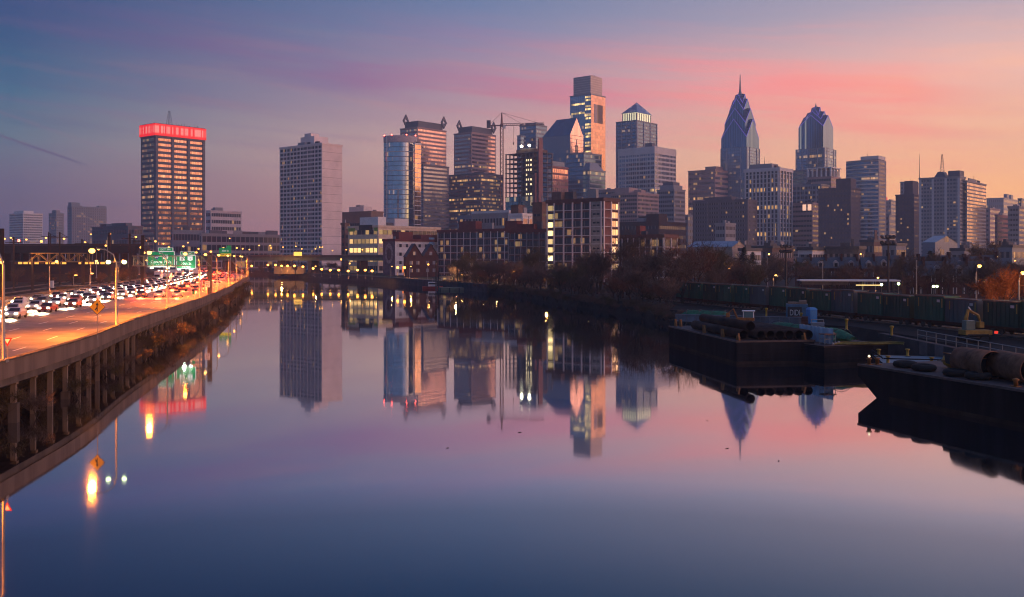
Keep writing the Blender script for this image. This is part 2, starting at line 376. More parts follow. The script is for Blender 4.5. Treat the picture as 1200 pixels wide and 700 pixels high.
# ------------------------------------------------------------------ street lamps
steel = mat('lamp_steel', (.30, .27, .24), .5, .5, .2, 2)
darksteel = mat('dark_steel', (.045, .04, .04), .6, .3, .3, 1)
sod = glowmat('sodium_lamp', (1, .44, .09), 6.0)
sodfar = glowmat('far_sodium_lamp', (1, .42, .08), 4.0)
warm = glowmat('warm_lamp', (1, .72, .38), 5.0)
greenish = glowmat('mercury_lamp', (.75, 1, .45), 5.0)
def make_lamp(label, group, h_, arm, bulb=.34, m=sod, name='street_lamp', r=.10):
    t = thing(name, label, 'street lamp', (0, 0, 0), 0, group)
    k = MB(); pts = [(0, 0, 0), (0, 0, h_ * .5), (0, 0, h_ - 1.6)]
    if arm: pts += [(-.1 * arm, 0, h_ - .7), (-.35 * arm, 0, h_ - .2), (-.7 * arm, 0, h_)]
    else: pts += [(0, 0, h_ - .1)]
    k.tube(pts, [r * 1.3, r, r * .8] + [r * .65] * (len(pts) - 3), 8); k.obj('pole', steel, t, True)
    k = MB(); k.box(-.28, .28, -.28, .28, 0, .22); k.obj('base_plate', steel, t)
    cx = -.7 * arm
    if arm:
        k = MB(); k.box(cx - .75, cx + .1, -.17, .17, -.06, .12); o = k.obj('lamp_head', darksteel, t, bevel=.03); o.location.z = h_
    k = MB(); k.lathe([(bulb * .3, -bulb * .8), (bulb * .85, -bulb * .45), (bulb, 0), (bulb * .8, bulb * .5), (bulb * .25, bulb * .8)], 10)
    o = k.obj('bulb', m, t, True); o.location = (cx - .35 if arm else 0, 0, h_ - .12 - bulb * .5 if arm else h_ + bulb * .5)
    return t, o.location.copy()
hl, hloc = make_lamp('tall curved arm street lamp with orange light on the river side parapet', 'highway lamps on the river side', 8.4, 3.0)
for i, D in enumerate((69, 105, 141, 177, 213, 250, 290, 335, 385, 440)):
    p, t = on_rail(D); q = Vector((p.x, p.y)) + Vector((-t.y, t.x)) * .2
    o = hl if i == 0 else dup(hl, (0, 0, 0))
    o.location = (q.x, q.y, ZR + .9); o.rotation_euler.z = math.atan2(t.y, t.x) - math.pi / 2
    l = lamp_light(o, (hloc.x, 0, hloc.z - .4), 21000, (1, .235, .012), cone=166 if D == 69 else 128)
    if D == 69: o['label'] = 'nearest curved arm street lamp on the parapet, its head out past the frame'
    if D == 105:
        o['label'] = 'curved arm street lamp with two extra pale green floodlights on its pole'
        k = MB(); k.bar((-.85, 0, 0), (.85, 0, 0), .08); a_ = k.obj('crossarm', steel, o); a_.location.z = 6.9
        for sx in (-.8, .8):
            k = MB(); k.lathe([(.1, -.2), (.24, -.08), (.24, .1), (.1, .2)], 10); f_ = k.obj('floodlight', greenish, o, True); f_.location = (sx, -.05, 6.9)
fl, floc = make_lamp('curved arm street lamp on the rail yard side of the highway', 'highway lamps on the rail yard side', 8.6, -2.6)
for i, D in enumerate((150, 185, 225, 270, 315, 370)):
    p, t = on_rail(D); q = Vector((p.x, p.y)) + Vector((-t.y, t.x)) * 36.8
    o = fl if i == 0 else dup(fl, (0, 0, 0))
    o.location = (q.x, q.y, ZR - .8); o.rotation_euler.z = math.atan2(t.y, t.x) - math.pi / 2
    lamp_light(o, (floc.x, 0, floc.z - .4), 9000, (1, .3, .05), cone=140)
# far lamps about the yards and streets in the west
yl, _ = make_lamp('orange street lamp far off in the western streets', 'far lamps west of the river', 11, -1.6, .5, sodfar, r=.12)
YL = [(3, 279, 420), (11, 278, 520), (14, 280, 560), (29, 280, 480), (22, 283, 900), (52, 278, 460), (73, 279, 440), (98, 283, 480), (105, 274, 600), (126, 273, 350), (122, 287, 430), (157, 277, 400), (163, 289, 380), (166, 295, 330), (170, 282, 600), (180, 282, 420), (190, 285, 560), (196, 289, 520), (213, 288, 480), (219, 284, 700), (228, 295, 420), (231, 291, 520), (245, 294, 420), (260, 290, 480), (268, 279, 800), (276, 290, 560), (283, 291, 620), (291, 292, 700), (139, 286, 480), (113, 291, 360), (86, 322, 300), (105, 320, 310)]
for i, (px, py, D) in enumerate(YL):
    o = yl if i == 0 else dup(yl, (0, 0, 0))
    z = zat(py, D); o.location = (at(px, D), D, z - 11 if z > 13 else 2.0); hh = (z - o.location.z) / 11
    o.scale = (1, 1, hh)
# riverside walk lamps and bridge lamps on the east bank
pl, ploc = make_lamp('small post lamp with warm globe on the far riverside walk', 'post lamps on the riverside walk', 3.6, 0, .62, glowmat('walk_lamp', (1, .34, .04), 12.0), r=.07)
for i, (px, py) in enumerate([(295, 312), (314, 311), (323, 311), (330, 312), (337, 312), (345, 312), (355, 313), (367, 315), (377, 316), (387, 317), (397, 317), (408, 318), (419, 317), (428, 317), (436, 318), (466, 314), (474, 314)]):
    D = 560 - i * 7
    o = pl if i == 0 else dup(pl, (0, 0, 0)); o.location = (at(px, D), D, zat(py, D) - 3.8)
    if i % 2 == 0: lamp_light(o, (0, 0, 3.2), 2200, (1, .36, .07), r=.4, cone=150)
bl, _ = make_lamp('orange lamp on a slim mast along the far road bridge', 'lamps along the far bridge', 6.0, -1.0, .42, sodfar, r=.08)
for i, (px, py) in enumerate([(303, 287), (316, 287), (317, 290), (331, 289), (346, 288), (353, 291), (369, 291), (374, 289), (377, 289), (389, 293), (405, 292), (410, 293), (424, 292), (431, 293)]):
    D = 610; o = bl if i == 0 else dup(bl, (0, 0, 0)); o.location = (at(px, D), D, zat(py, D) - 6.1)
o = dup(bl, (at(369, 500), 500, 2.6), None, 'orange lamp on a mast below the bridge, brighter than its neighbours', (1, 1, .95)); lamp_light(o, (.5, 0, 5.6), 2500)
for (px, py, D, lb) in ((399, 303, 520, 'orange lamp beside the bridge abutment over the riverside path'), (409, 308, 500, 'orange lamp under the end span of the bridge'), (501, 309, 430, 'warm lamp before the gabled brick building'), (440, 291, 600, 'yellow lamp at the corner of the cream loft')):
    o = dup(bl, (at(px, D), D, 2.6), None, lb); o.scale = (1, 1, (zat(py, D) - 2.6) / 6); lamp_light(o, (.5, 0, 5.6), 500)
# east side lamps
el_, eloc = make_lamp('tall lamp post with orange head rising from the trees behind the green containers', None, 9.5, -1.4, .30, sod, r=.12)
el_.location = (at(1144, 150), 150, 2.5); el_.rotation_euler.z = rad(20); el_.scale.z = (zat(310, 150) - 2.5) / 9.5; lamp_light(el_, (eloc.x, 0, 9.0), 1500)
o = dup(el_, (at(1194, 130), 130, 2.5), rad(10), 'orange lamp post lighting autumn leaves at the edge of the frame'); o.scale.z = (zat(318, 130) - 2.5) / 9.5; lamp_light(o, (eloc.x, 0, 9.0), 2600)
for (px, py, D, lb) in ((852, 314, 260, 'small orange lamp among bare trees behind the dark treeline'), (899, 297, 330, 'faint orange lamp above the bare trees west of the floodlight mast'), (906, 322, 230, 'pair of bright orange lamps low among bare trees'), (1026, 325, 250, 'small orange lamp over the rowhouse gardens')):
    o = dup(el_, (at(px, D), D, 2.5), 0, lb); o.scale.z = (zat(py, D) - 2.5) / 9.5
gl_, _ = make_lamp('pale green park lamp near the rowhouses, behind the green containers', 'pale green lamps behind the containers', 4, 0, .26, greenish, r=.07)
for i, (px, py) in enumerate(((1033, 334), (1053, 333), (1094, 336), (1098, 336))):
    D = 175; o = gl_ if i == 0 else dup(gl_, (0, 0, 0)); o.location = (at(px, D), D, 2.5); o.scale.z = (zat(py, D) - 2.5) / 4.1

# ------------------------------------------------------------------ traffic
cglass = mat('car_glass', (.015, .018, .022), .05)
tyre = mat('tyre_rubber', (.02, .02, .02), .85)
headm = glowmat('headlight_lens', (1, .88, .62), 30.0)
tailm = glowmat('tail_light_lens', (1, .05, .01), 8.0)
def make_car(label, group, paint, head):
    t = thing('car', label, 'car', (0, 0, 0), 0, group)
    prof = [(-2.2, .35), (2.15, .35), (2.25, .62), (2.1, .86), (1.05, .98), (.35, 1.42), (-.85, 1.45), (-1.65, 1.02), (-2.2, .96), (-2.28, .6)]
    k = MB(); n = len(prof)
    def wd_(z): return .88 if z < 1.1 else .68
    vs = [(x, -wd_(z), z) for x, z in prof] + [(x, wd_(z), z) for x, z in prof]
    k.add(vs, [tuple(range(n - 1, -1, -1)), tuple(range(n, 2 * n))] + [(i, (i + 1) % n, n + (i + 1) % n, n + i) for i in range(n)])
    k.obj('body', paint, t, bevel=.06)
    k = MB()
    for s in (-1, 1):
        k.add([(.85, s * .835, 1.06), (.3, s * .705, 1.36), (-.8, s * .70, 1.39), (-1.4, s * .83, 1.08)], [(0, 1, 2, 3) if s < 0 else (3, 2, 1, 0)])
    k.add([(1.06, -.72, 1.03), (1.06, .72, 1.03), (.42, .60, 1.405), (.42, -.60, 1.405)], [(0, 1, 2, 3)])
    k.add([(-1.66, .72, 1.07), (-1.66, -.72, 1.07), (-.95, -.60, 1.44), (-.95, .60, 1.44)], [(0, 1, 2, 3)])
    k.obj('window', cglass, t)
    for x in (-1.4, 1.4):
        for y in (-.8, .8):
            k = MB(); k.tube([(0, -.1, 0), (0, .1, 0)], .33, 14); o = k.obj('wheel', tyre, t); o.location = (x, y, .33)
    for y in (-.62, .62):
        k = MB(); k.box(2.2, 2.3, y - .2, y + .2, .62, .84); k.obj('headlight', headm if head else cglass, t, bevel=.02)
        k = MB(); k.box(-2.33, -2.2, y - .2, y + .2, .72, .92); k.obj('tail_light', tailm, t, bevel=.02)
    return t
cols = [(.05, .05, .055), (.45, .45, .45), (.62, .61, .58), (.16, .02, .02), (.05, .07, .12)]
pn = [mat('car_paint_' + c_, q, .3, .3, .05) for c_, q in zip(('black', 'silver', 'white', 'maroon', 'blue'), cols)]
cn = ('black', 'silver', 'white', 'maroon', 'blue')
inc = [make_car('%s sedan with glaring headlights in the oncoming lanes' % cn[i], 'cars with headlights on the far lanes', pn[i], True) for i in range(5)]
out = [make_car('%s sedan with red tail lights driving away on the near lanes' % cn[i], 'cars with tail lights on the near lanes', pn[i], False) for i in range(5)]
def make_truck(label, group, paint, head):
    t = thing('truck', label, 'truck', (0, 0, 0), 0, group)
    k = MB(); k.box(1.5, 3.4, -1.05, 1.05, .5, 2.5); k.obj('cab', paint, t, bevel=.12)
    k = MB(); k.box(-4.2, 1.3, -1.2, 1.2, .9, 3.5); k.obj('cargo_box', pn[2], t, bevel=.04)
    k = MB(); k.box(3.38, 3.43, -.9, .9, 1.6, 2.3); k.obj('window', cglass, t)
    for x in (-3, -1.9, 2.4):
        for y in (-.95, .95): k = MB(); k.tube([(0, -.14, 0), (0, .14, 0)], .46, 14); o = k.obj('wheel', tyre, t); o.location = (x, y, .46)
    for y in (-.8, .8):
        k = MB(); k.box(3.38, 3.46, y - .2, y + .2, .75, 1.0); k.obj('headlight', headm if head else cglass, t, bevel=.02)
        k = MB(); k.box(-4.27, -4.2, y - .2, y + .2, .95, 1.2); k.obj('tail_light', tailm, t, bevel=.02)
    return t
inc.append(make_truck('box truck with headlights on among the oncoming cars', 'trucks on the far lanes', pn[1], True))
USED = set()
def put_car(fam, i, x, y, rz):
    o = fam[i]
    if o.name in USED: o = dup(o, (x, y, ZR), rz)
    else: USED.add(o.name); KIDS[o.name] = list(o.children); o.location = (x, y, ZR); o.rotation_euler.z = rz
    return o
def beam(o, head, energy, col):
    l = bpy.data.lights.new('beam', 'SPOT'); l.energy = energy; l.color = col; l.spot_size = rad(62 if head else 150); l.spot_blend = .7; l.shadow_soft_size = .25
    b_ = bpy.data.objects.new('beam', l); COL.objects.link(b_); b_.parent = o
    b_.location = (2.4, 0, .95) if head else (-2.45, 0, .9)
    b_.rotation_euler = Vector((-.82, 0, .57) if head else (.72, 0, .7)).to_track_quat('Z', 'Y').to_euler()
for ln, off in enumerate((19.6, 23.3, 26.9, 30.6)):
    pa = offset(rail, off); s = R.uniform(0, 6); acc = 0
    for i in range(len(pa) - 1):
        acc += (pa[i + 1] - pa[i]).length
        if acc > s and 120 < pa[i].y < 610:
            s = acc + R.uniform(8, 13)
            t = (pa[i] - pa[i + 1]); o = put_car(inc, min(5, R.randrange(11) % 6 if R.random() < .5 else R.randrange(5)), pa[i].x, pa[i].y, math.atan2(t.y, t.x)); beam(o, True, 80000, (1, .74, .36))
for ln, off in enumerate((7.8, 11.4, 15.0)):
    pa = offset(rail, off); s = R.uniform(0, 10); acc = 0
    for i in range(len(pa) - 1):
        acc += (pa[i + 1] - pa[i]).length
        if acc > s and 205 < pa[i].y < 640:
            s = acc + R.uniform(26, 55)
            t = (pa[i + 1] - pa[i]); o = put_car(out, R.randrange(5), pa[i].x, pa[i].y, math.atan2(t.y, t.x)); beam(o, False, 14000, (1, .06, .012))

# ------------------------------------------------------------------ highway signs
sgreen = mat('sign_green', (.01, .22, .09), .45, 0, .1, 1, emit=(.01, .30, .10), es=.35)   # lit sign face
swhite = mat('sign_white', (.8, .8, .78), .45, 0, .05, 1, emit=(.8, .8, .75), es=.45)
syel = mat('sign_yellow', (.75, .36, .02), .5, 0, .1, 1)
sblack = mat('sign_black', (.02, .02, .02), .5)
sred = mat('shield_red', (.5, .03, .03), .5, 0, .05, 1); sblue = mat('shield_blue', (.03, .06, .35), .5, 0, .05, 1)
p, t = on_rail(200)
gx, gy = p.x - .6, p.y
def face(me, par, x, y, z, name):
    o = link(name, me, par); o.location = (x, y, z); o.rotation_euler = (rad(90), 0, 0); return o
gan = thing('sign_gantry', 'brown steel gantry reaching from a thick post over the near lanes', 'sign gantry', (gx, gy, ZR + .8), rad(6))
k = MB(); k.box(-.42, .42, -.42, .42, 0, 8.6); k.obj('post', mat('rusty_gantry_steel', (.22, .12, .07), .7, .3, .4, .8), gan, bevel=.05)
k = MB()
for (yy, zz) in ((-.5, 7.9), (.5, 7.9), (-.5, 5.9), (.5, 5.9)): k.bar((.3, yy, zz), (-15.2, yy, zz), .16)
for i in range(8):
    x0, x1 = .3 - i * 1.9, .3 - (i + 1) * 1.9
    for yy in (-.5, .5):
        k.bar((x0, yy, 5.9), (x1, yy, 7.9), .1); k.bar((x1, yy, 7.9), (x1, yy, 5.9), .1)
    k.bar((x1, -.5, 7.9), (x1, .5, 7.9), .1)
k.obj('truss', mat('gantry_galvanised', (.3, .22, .14), .5, .5), gan)
def panel(label, x, z, w, hgt, tabw, lines, shields):
    s = thing('highway_sign', label, 'road sign', (gx + x, gy - .9 + (x * math.tan(rad(6)) if False else 0), z), rad(2))
    k = MB(); k.box(-w / 2, w / 2, -.05, .05, -hgt / 2, hgt / 2); k.obj('panel', swhite, s, bevel=.02)
    k = MB(); k.box(-w / 2 + .1, w / 2 - .1, -.07, -.052, -hgt / 2 + .1, hgt / 2 - .1); k.obj('green_face', sgreen, s)
    k = MB(); k.box(w / 2 - tabw - .3, w / 2 - .3, -.05, .05, hgt / 2 + .003, hgt / 2 + .75); tb = k.obj('exit_tab', swhite, s)
    k = MB(); k.box(w / 2 - tabw - .22, w / 2 - .38, -.07, -.052, hgt / 2 + .08, hgt / 2 + .68); k.obj('tab_face', sgreen, tb)
    face(text_mesh(lines[0], .52, 'lettering', swhite), tb, w / 2 - tabw / 2 - .3, -.08, hgt / 2 + .38, 'lettering')
    for (txt, size, zz) in lines[1:]: face(text_mesh(txt, size, 'lettering', swhite), s, 0, -.08, zz, 'lettering')
    for (xx, zz, kind, num) in shields:
        k = MB()
        pts = [(xx - .45, zz + .4), (xx - .5, zz + .1), (xx - .3, zz - .35), (xx, zz - .5), (xx + .3, zz - .35), (xx + .5, zz + .1), (xx + .45, zz + .4)]
        if kind == 'U': pts = [(xx - .5, zz + .45), (xx - .5, zz - .3), (xx, zz - .5), (xx + .5, zz - .3), (xx + .5, zz + .45)]
        if kind == 'B': pts = [(xx - .5, zz + .4), (xx - .5, zz - .4), (xx + .5, zz - .4), (xx + .5, zz + .4)]
        n = len(pts)
        k.add([(a, -.075, b) for a, b in pts] + [(a, -.09, b) for a, b in pts], [tuple(range(n)), tuple(range(2 * n - 1, n - 1, -1))] + [(i, n + i, n + (i + 1) % n, (i + 1) % n) for i in range(n)])
        shd = k.obj('route_shield', sblue if kind == 'I' else swhite, s)
        if kind == 'I':
            k = MB(); k.box(xx - .47, xx + .47, -.098, -.092, zz + .16, zz + .4); k.obj('shield_band', sred, shd)
        face(text_mesh(num, .5 if len(num) < 3 else .38, 'lettering', swhite if kind == 'I' else sblack), shd, xx, -.1, zz - .08, 'lettering')
    k = MB()
    for xx in (-w * .3, w * .3): k.bar((xx, .1, -hgt / 2 + .2), (xx, .1, hgt / 2), .1)
    k.obj('mounting', darksteel, s)
    for xx in (-w * .3, w * .3):
        k = MB(); k.box(xx - .25, xx + .25, -1.0, -.75, -hgt / 2 - .25, -hgt / 2 - .12); k.obj('sign_lamp', glowmat('sign_lamp_glow', (.85, 1, .7), 20), s)
    l = lamp_light(s, (0, -1.3, -hgt / 2 - .1), 260, (.8, 1, .75), .3)
    return s
panel('wider green highway sign with two route shields reading Central Phila', -9.6, zat(304, 200), 5.4, 3.2, 3.0, ['EXIT 344', ('East', .42, 1.25), ('Central Phila', .80, -.55), ('1/2 MILE', .55, -1.25)], [(-.9, .45, 'I', '676'), (.9, .45, 'U', '30')])
panel('narrower green highway sign reading 30th St next to the gantry post', -4.5, zat(307, 200), 3.9, 2.7, 2.8, ['EXIT 345', ('30th St', .72, -.35), ('1/4 MILE', .5, -1.0)], [(-.8, .65, 'B', '30'), (.8, .65, 'U', '3')])
p, t = on_rail(330)
s = thing('highway_sign', 'small green and yellow exit sign far along the highway near the bridge', 'road sign', (at(268, 330), 326, zat(296, 330)))
k = MB(); k.box(-2.0, 2.0, -.06, .06, -.4, 1.5); k.obj('panel', sgreen, s)
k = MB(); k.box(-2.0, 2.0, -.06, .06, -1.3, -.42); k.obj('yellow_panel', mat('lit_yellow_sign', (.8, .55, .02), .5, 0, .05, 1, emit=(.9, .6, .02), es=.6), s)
k = MB(); k.box(.5, 2.0, -.06, .06, 1.503, 2.3); k.obj('exit_tab', sgreen, s)
face(text_mesh('EXIT ONLY', .62, 'lettering', sblack), s, 0, -.075, -.86, 'lettering')
face(text_mesh('30th St', .8, 'lettering', swhite), s, 0, -.075, .5, 'lettering')
k = MB(); k.tube([(1.6, .25, -9.2), (1.6, .25, 2.2)], .16, 8); k.obj('post', steel, s)
# merge sign
p, t = on_rail(93)
s = thing('merge_sign', 'yellow diamond warning sign with a black merging arrow on the parapet', 'road sign', (at(113, 93), 93.2, 4.3))
k = MB(); k.tube([(0, .05, 0), (0, .05, 3.7)], .045, 8); k.obj('post', steel, s)
zc = zat(360, 93) - 4.3; r = .76
k = MB(); k.add([(0, y, zc - r) for y in (0,)] , [])
def diamond(k, r, y0, y1):
    q = [(0, -r), (r, 0), (0, r), (-r, 0)]
    k.add([(a, y0, zc + b) for a, b in q] + [(a, y1, zc + b) for a, b in q], [(0, 1, 2, 3), (7, 6, 5, 4)] + [(i, i + 4, (i + 1) % 4 + 4, (i + 1) % 4) for i in range(4)])
k = MB(); diamond(k, r, -.02, .0); k.obj('border', sblack, s)
k = MB(); diamond(k, r * .93, -.03, -.022); k.obj('diamond_face', mat('warning_yellow', (.95, .48, .015), .5, 0, .08, 1), s)
k = MB(); k.add([(a, -.045, zc + b) for a, b in ((-.05, -.42), (.05, -.42), (.05, .16), (.15, .16), (0, .44), (-.15, .16), (-.05, .16), (-.05, -.02), (-.24, -.26), (-.17, -.34), (-.05, -.18))], [tuple(range(11))])
k.obj('arrow', sblack, s)
# small signs
s = thing('yield_sign', 'small red and white triangular yield sign on a post near the frame edge', 'road sign', (at(8, 71) + .05, 71, 4.3))
k = MB(); k.tube([(0, .04, 0), (0, .04, 1.9)], .035, 6); k.obj('post', steel, s)
k = MB(); k.add([(-.36, 0, 1.95), (.36, 0, 1.95), (0, 0, 1.33), (-.36, -.03, 1.95), (.36, -.03, 1.95), (0, -.03, 1.33)], [(0, 1, 2), (5, 4, 3), (0, 3, 4, 1), (1, 4, 5, 2), (2, 5, 3, 0)]); k.obj('red_border', sred, s)
k = MB(); k.add([(-.2, -.035, 1.87), (.2, -.035, 1.87), (0, -.035, 1.52)], [(0, 1, 2)]); k.obj('white_face', mat('sign_plain_white', (.8, .8, .8), .5), s)
s = thing('speed_sign', 'white road sign on a post just before the gantry post', 'road sign', (at(243, 190), 190, ZR + .9))
k = MB(); k.tube([(0, .05, 0), (0, .05, 3.0)], .05, 6); k.obj('post', steel, s)
k = MB(); k.box(-.5, .5, -.03, 0, 1.7, 2.9); k.obj('panel', mat('sign_plain_white', (.8, .8, .8), .5), s)
face(text_mesh('55', .6, 'lettering', sblack), s, 0, -.045, 2.1, 'lettering'); face(text_mesh('SPEED', .24, 'lettering', sblack), s, 0, -.045, 2.65, 'lettering')
s = thing('small_green_sign', 'tiny green mile marker on a post by the parapet', 'road sign', (at(227, 170), 170, ZR + .9))
k = MB(); k.tube([(0, .04, 0), (0, .04, 1.4)], .04, 6); k.obj('post', steel, s)
k = MB(); k.box(-.22, .22, -.03, 0, 1.0, 1.6); k.obj('panel', sgreen, s)
# ------------------------------------------------------------------ the city: street grid turned 50 degrees
UX, UY, VX, VY = math.cos(rad(50)), math.sin(rad(50)), -math.sin(rad(50)), math.cos(rad(50))
def frame_px(xl, xc, xr, D):
    """corner point, depth a of the west face, length b of the south face for a block seen between these image columns"""
    k0, kl, kr = [(q - 600) / F for q in (xc, xl, xr)]
    X = k0 * D
    a = (kl * D - X) / (VX - kl * VY) if xl < xc else 18.0
    b = (kr * D - X) / (UX - kr * UY) if xr > xc else 18.0
    return X, a, b
def tower(name, label, px, yt, D, n, wall, wmat, band=.55, mg=1.2, faces='LR', piers=(0, 0), pw=.7, pd=.35, pmat=None, zb=2.2, z0=0.0, cap=None, cat='tower', lobby=0.0, wname='window_band'):
    xl, xc, xr = px
    X, a, b = frame_px(xl, xc, xr, D)
    H = zat(yt, D) - zb
    t = thing(name, label, cat, (X, D, zb), rad(50))
    k = MB(); k.box(0, b, 0, a, -.5, H); k.obj('wall', wall, t)
    sh_ = (H - lobby - 1.2) / n
    k = MB(); hgt = sh_ * band; mgl = min(mg, a * .2); mgr = min(mg, b * .2)
    if 'L' in faces: k.box(-.06, .3, mgl, a - mgl, 0, hgt)
    if 'R' in faces: k.box(mgr, b - mgr, -.06, .3, 0, hgt)
    me = k.mesh(wname, wmat)
    for i in range(n):
        o = link(wname, me, t); o.location = (0, 0, lobby + i * sh_ + sh_ * (1 - band) * .6)
    pm = pmat or wall
    for cnt, L, ax in ((piers[0], a, 'L'), (piers[1], b, 'R')):
        if cnt:
            k = MB()
            if ax == 'L': k.box(-pd, .05, -pw / 2, pw / 2, 0, H - 1.0)
            else: k.box(-pw / 2, pw / 2, -pd, .05, 0, H - 1.0)
            me = k.mesh('pier', pm)
            for i in range(cnt):
                q = pw / 2 + .05 + (L - pw - .1) * (i / (cnt - 1) if cnt > 1 else .5)
                o = link('pier', me, t); o.location = (0, q, 0) if ax == 'L' else (q, 0, 0)
    k = MB(); k.box(-.45, b + .45, -.45, a + .45, H - .9, H + .5); k.obj('roof_parapet', cap or wall, t)
    for i in range(R.randrange(1, 4)):
        fx, fy, s_ = R.uniform(.08, .7), R.uniform(.08, .7), R.uniform(.08, .2)
        k = MB(); k.box(b * fx, b * (fx + s_), a * fy, a * (fy + s_), H + .2, H + R.uniform(1.6, 4.2)); k.obj('roof_unit', roofg if R.random() < .5 else grey, t)
    if R.random() < .4 and D > 700:
        k = MB(); x, y = b * R.uniform(.2, .8), a * R.uniform(.2, .8); k.tube([(x, y, H), (x, y, H + R.uniform(5, 11))], [.3, .12], 5); k.obj('antenna', darksteel, t)
    t['dims'] = (a, b, H)
    return t
def roofbox(t, fx0, fx1, fy0, fy1, h_, m, z=.5, name='penthouse', win_=None):
    a, b, H = t['dims']
    k = MB(); k.box(b * fx0, b * fx1, a * fy0, a * fy1, H + z, H + z + h_); o = k.obj(name, m, t)
    if win_:
        k = MB(); k.box(b * fx0 - .06, b * fx0 + .2, a * fy0 + .6, a * fy1 - .6, H + z + h_ * .25, H + z + h_ * .75); k.box(b * fx0 + .6, b * fx1 - .6, a * fy0 - .06, a * fy0 + .2, H + z + h_ * .25, H + z + h_ * .75)
        k.obj('window_band', win_, o)
    return o
def mast(t, fx, fy, h_, z=.5, r=.35):
    a, b, H = t['dims']
    k = MB(); k.tube([(b * fx, a * fy, H + z), (b * fx, a * fy, H + z + h_)], [r, r * .25], 6); k.obj('antenna', darksteel, t)
def lattice(par, x, y, z0, z1, w, m, name='antenna', bays=6):
    k = MB()
    for i in range(bays):
        za, zb_ = z0 + (z1 - z0) * i / bays, z0 + (z1 - z0) * (i + 1) / bays
        wa, wb = w * (1 - .75 * i / bays), w * (1 - .75 * (i + 1) / bays)
        for sx, sy in ((-1, -1), (1, -1), (1, 1), (-1, 1)):
            k.bar((x + sx * wa, y + sy * wa, za), (x + sx * wb, y + sy * wb, zb_), .18)
            tx, ty = -sy, sx
            k.bar((x + sx * wa, y + sy * wa, za), (x + tx * wb, y + ty * wb, zb_), .12)
    return k.obj(name, m, par)
# wall and glass kinds
beige = mat('beige_concrete', (.74, .63, .60), .85, 0, .12, .1)
grey = mat('grey_concrete', (.30, .29, .30), .85, 0, .12, .1)
pale = mat('pale_precast', (.60, .56, .55), .8, 0, .1, .1)
pinkst = mat('pink_granite', (.36, .25, .24), .7, 0, .12, .1)
dkgrey = mat('dark_stone', (.12, .12, .14), .7, 0, .15, .1)
brick = mat('red_brick', (.075, .034, .03), .9, 0, .25, .3)
brownb = mat('brown_brick', (.16, .10, .08), .9, 0, .25, .3)
redp = mat('red_parapet_brick', (.17, .055, .05), .9, 0, .2, .3)
cream = mat('cream_render', (.68, .54, .40), .85, 0, .15, .3)
whitew = mat('white_render', (.72, .69, .67), .85, 0, .12, .3)
roofg = mat('roof_grey', (.10, .10, .11), .9, 0, .3, .3)
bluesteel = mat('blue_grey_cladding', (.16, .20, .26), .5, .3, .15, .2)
w_dark = win('dark_office_glazing', (.03, .04, .055), 0, .1, 3.2, .05, .04)
w_apart = win('apartment_windows', (.035, .04, .05), 0, .12, 3.4, .045, 0, 1.8, frame=(.3, .28, .28), fw=.3)
w_punch = win('punched_windows', (.05, .05, .06), 0, .15, 2.6, .035, 0, 1.6, frame=(.22, .19, .18), fw=.45)
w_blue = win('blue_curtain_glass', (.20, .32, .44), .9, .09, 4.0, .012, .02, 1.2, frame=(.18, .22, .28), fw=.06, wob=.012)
w_teal = win('teal_curtain_glass', (.035, .18, .32), .6, .08, 3.0, .02, .02, 1.4, frame=(.2, .26, .32), fw=.06, wob=.01)
w_deep = win('deep_blue_glass', (.09, .19, .30), .9, .09, 3.0, .03, .04, 1.2, frame=(.08, .12, .18), fw=.08, wob=.012)
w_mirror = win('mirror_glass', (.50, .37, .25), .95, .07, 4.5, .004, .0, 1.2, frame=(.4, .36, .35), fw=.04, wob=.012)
w_copper = win('copper_strip_glass', (.42, .32, .32), .9, .1, 3.0, .03, .06, 1.2, frame=(.2, .15, .15), fw=.1, wob=.02)
w_lit = win('busy_lit_glazing', (.10, .09, .10), .5, .1, 2.6, .22, .10, 1.3, frame=(.10, .08, .08), fw=.16)
w_loft = win('loft_steel_windows', (.05, .06, .085), 0, .12, 2.3, .10, 0, 1.0, lit=(1, .5, .2), frame=(.20, .18, .17), fw=.1)
w_white = win('white_grid_glazing', (.14, .20, .28), .8, .1, 3.4, .02, .02, 1.3, frame=(.5, .48, .48), fw=.2, wob=.02)
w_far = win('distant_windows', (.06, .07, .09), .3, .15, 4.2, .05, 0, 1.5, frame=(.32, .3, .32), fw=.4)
w_shop = win('lit_shop_windows', (.08, .06, .05), 0, .2, 4.0, .7, 0, 1.0, lit=(1, .6, .22), frame=(.1, .08, .06), fw=.15)
w_str = win('yellow_stair_glass', (.3, .22, .1), 0, .2, 3.2, 1.0, 0, 1.9, lit=(1, .72, .30), frame=(.2, .15, .08), fw=.12)
rlight = glowmat('aircraft_warning_lamp', (1, .06, .04), 25)
pale_lit = glowmat('pale_green_lit_screen', (1, .86, .5), .95)

# --- west bank, far
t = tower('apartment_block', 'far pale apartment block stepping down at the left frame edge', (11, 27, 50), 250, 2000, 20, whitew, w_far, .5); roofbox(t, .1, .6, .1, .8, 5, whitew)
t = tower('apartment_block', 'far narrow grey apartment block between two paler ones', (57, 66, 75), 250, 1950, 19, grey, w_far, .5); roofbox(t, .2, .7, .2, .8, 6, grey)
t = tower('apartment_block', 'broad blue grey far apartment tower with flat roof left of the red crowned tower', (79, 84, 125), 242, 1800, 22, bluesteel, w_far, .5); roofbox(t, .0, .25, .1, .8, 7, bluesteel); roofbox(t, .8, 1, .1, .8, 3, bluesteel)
t = tower('warehouse_block', 'low dark wide building in front of the far apartment towers', (108, 150, 168), 265, 1000, 4, dkgrey, w_dark, .4, cat='building'); roofbox(t, .1, .5, .1, .5, 3, dkgrey)
